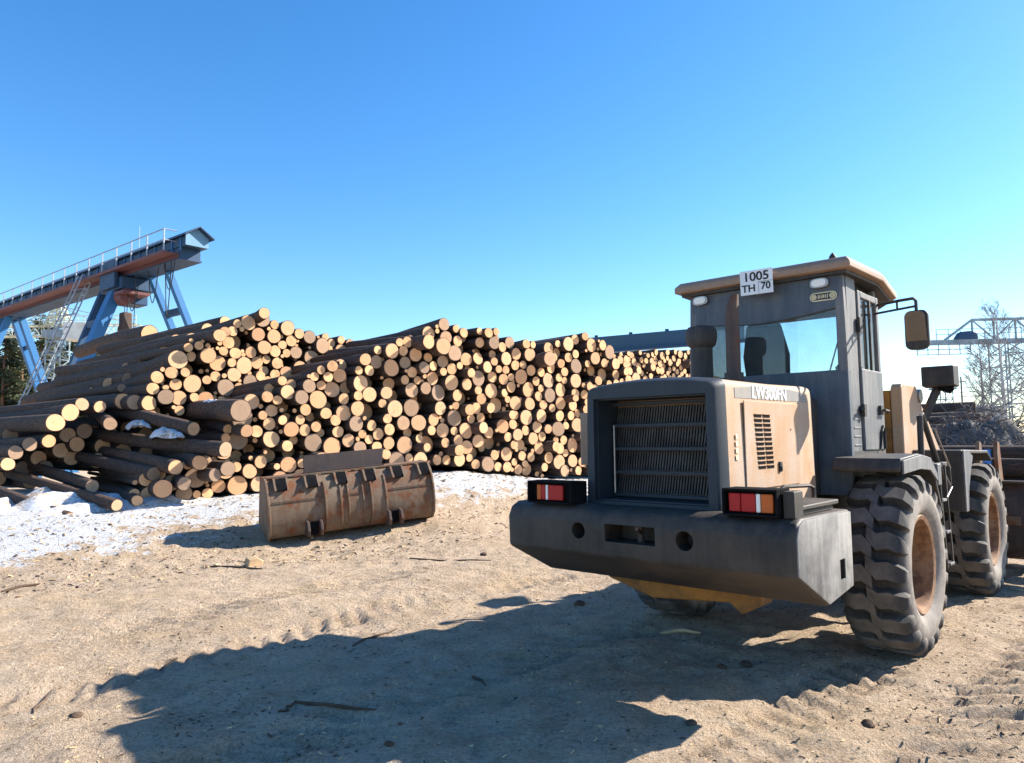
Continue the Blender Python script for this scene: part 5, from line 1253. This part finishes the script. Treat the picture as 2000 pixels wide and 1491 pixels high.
# ------------------------------------------------------------------ litter on the yard
def scatter(name, n, mat, label, seed, region, smin, smax, dens=None):
    r_ = random.Random(seed); b = B(); c_ = 0; tries = 0
    while c_ < n and tries < n*20:
        tries += 1
        x, y = region(r_)
        if dens is not None and r_.random() > dens(x, y): continue
        z = gh(x, y); ln = r_.uniform(smin, smax)*(0.5+r_.random()); w = ln*r_.uniform(0.15, 0.5); a = r_.uniform(0, 6.28); tl = r_.gauss(0, .25)
        d = Vector((math.cos(a), math.sin(a), tl)); e = Vector((-math.sin(a), math.cos(a), r_.gauss(0, .3))); th = Vector((0, 0, w*0.35)); p = Vector((x, y, z+w*0.12))
        b.add([p-d*ln/2-e*w/2, p-d*ln/2+e*w/2, p+d*ln/2+e*w*0.4, p+d*ln/2-e*w*0.4, p+th-d*ln*0.3, p+th+d*ln*0.3], [(0, 1, 4), (0, 4, 5, 3), (1, 2, 5, 4), (2, 3, 5)])
        c_ += 1
    return tag(b.obj(name, mat, None, 0, 2, 0), label, kind='stuff')
def near(r_):
    y = 2.0+9.5*r_.random()**1.3; return (r_.uniform(-0.78, 0.85)*y, y)
M['chip'] = plain('pale_wood_chip', (0.50, 0.35, 0.20), 0.85, 0, 0.35, 4, 0.2); M['barkbit'] = plain('dark_bark_bit', (0.10, 0.066, 0.045), 0.9, 0, 0.4, 4, 0.2)
scatter('wood_chips', 7000, M['chip'], 'pale wood chips strewn over the yard', 51, near, 0.008, 0.028)
scatter('bark_bits', 9000, M['barkbit'], 'dark bark bits strewn over the yard', 52, near, 0.006, 0.03, lambda x, y: 0.15+0.85*float(sstep((vnoise(x, y, 1.3)+0.15)/0.4)))
def by_stack(r_):
    u, v = r_.uniform(-8, 9), r_.uniform(0.1, 4.5); p = PO+PT*u+PN*v; return p.x, p.y
scatter('stack_litter', 5000, M['barkbit'], 'bark litter on the snow crust before the stacks', 53, by_stack, 0.015, 0.06)
scatter('stack_chips', 3000, M['chip'], 'wood splinters on the snow crust before the stacks', 54, by_stack, 0.015, 0.08)
def gpt(px, py):
    d = RM @ Vector(((px-CX)/FPX, -(py-CY)/FPX, -1.0)); p = Vector((0, 0, CAMZ))+d*(-CAMZ/d.z); 
    for _ in range(6):
        z = gh(p.x, p.y); p = Vector((0, 0, CAMZ))+d*((z-CAMZ)/d.z)
    return p
def stick(px0, py0, px1, py1, r, label, bend=0.03, mat='barkbit'):
    p, q = gpt(px0, py0), gpt(px1, py1); rs_ = random.Random(int(px0*7+py0)); pts = []
    for i in range(6):
        t = i/5; c_ = p.lerp(q, t)+Vector((rs_.gauss(0, bend*0.35), rs_.gauss(0, bend*0.35), 0)); c_.z = gh(c_.x, c_.y)+r*0.7; pts.append(c_)
    b = B(); b.tube(pts, [r*0.6, r, r*0.95, r*0.9, r*0.8, r*0.3], 6); tag(b.obj('stick', M[mat], None, 0, 2, 60), label, 'stick')
stick(575, 1372, 735, 1386, 0.012, 'forked dark stick lying in the middle of the shadow'); stick(575, 1372, 545, 1392, 0.009, 'short twig beside the forked dark stick')
stick(690, 1262, 775, 1230, 0.012, 'straight stick lying near the far edge of the shadow'); stick(310, 1312, 350, 1286, 0.011, 'thin stick on end near the shadow of the cab roof')
stick(920, 1320, 950, 1338, 0.012, 'dark twig in the shadow before the counterweight'); stick(1290, 1232, 1370, 1240, 0.02, 'broken branch lying under the axle by the left tyre', 0.02, 'chip')
stick(60, 1395, 105, 1345, 0.007, 'thin twig on the sunlit tracks'); stick(870, 975, 1000, 990, 0.03, 'long splintered slab lying past the end of the rusty bucket', 0.04, 'chip'); stick(880, 990, 990, 1000, 0.02, 'thin branch beside the long slab near the rusty bucket', 0.05, 'chip')
stick(400, 1108, 515, 1112, 0.016, 'long bark strip lying before the rusty bucket', 0.03); stick(800, 1092, 960, 1096, 0.012, 'thin straight stick in front of the rusty bucket', 0.03); stick(0, 1150, 80, 1140, 0.02, 'dark branch at the edge of the sunlit yard', 0.03)
stick(1190, 1160, 1130, 1152, 0.006, 'pale splinter beside the dark clod', 0.005, 'chip')
def clod(px, py, r, label, mat='barkbit', flat=0.55, name='dirt_clod'):
    p = gpt(px, py); rs_ = random.Random(int(px+py)); bm = bmesh.new(); bmesh.ops.create_icosphere(bm, subdivisions=3, radius=1.0); o3 = Vector((rs_.uniform(0, 9), rs_.uniform(0, 9), 0))
    for v in bm.verts:
        k = 1+0.45*float(vnoise(v.co.x+o3.x, v.co.y+o3.y+v.co.z*0.7, 1.7))+0.25*float(vnoise(v.co.x*1.0+v.co.z, v.co.y+o3.x, 4.2)); v.co = Vector((v.co.x*1.25*k*r, v.co.y*k*r, v.co.z*flat*k*r))
    me = bpy.data.meshes.new(name); bm.to_mesh(me); bm.free(); me.shade_smooth(); me.materials.append(M[mat]); o = bpy.data.objects.new(name, me); COL.objects.link(o)
    o.location = p+Vector((0, 0, r*flat*0.45)); o.rotation_euler = (0, 0, rs_.uniform(0, 3)); tag(o, label, 'clod' if name == 'dirt_clod' else 'wood block')
def block(px, py):
    p = gpt(px, py); b = B(); b.prism([(-0.10, 0), (0.09, -0.01), (0.11, 0.07), (0.02, 0.12), (-0.09, 0.09)], -0.07, 0.08, 'y'); o = b.obj('wood_block', M['chip'], None, 0.01); o.location = p-Vector((0, 0, 0.02)); o.rotation_euler = (0.1, 0.05, 0.7)
    tag(o, 'pale block of wood on the yard before the rusty bucket', 'wood block')
clod(1132, 1182, 0.055, 'dark round clod on the shadow before the left tyre'); clod(1697, 1418, 0.035, 'dark clod on the sunlit tyre tracks'); clod(1457, 1300, 0.04, 'flat dark clod under the counterweight near the right tyre'); clod(1410, 1305, 0.03, 'small dark clod beside the flat one'); block(495, 1102); clod(148, 1400, 0.03, 'small dark clod on the sunlit ground near the shadow'); clod(945, 1085, 0.05, 'dark clod on the ground between bucket and loader'); clod(760, 1455, 0.022, 'little clod deep in the shadow'); clod(1350, 1415, 0.03, 'clod on the tip of sunlit ground in the shadow')
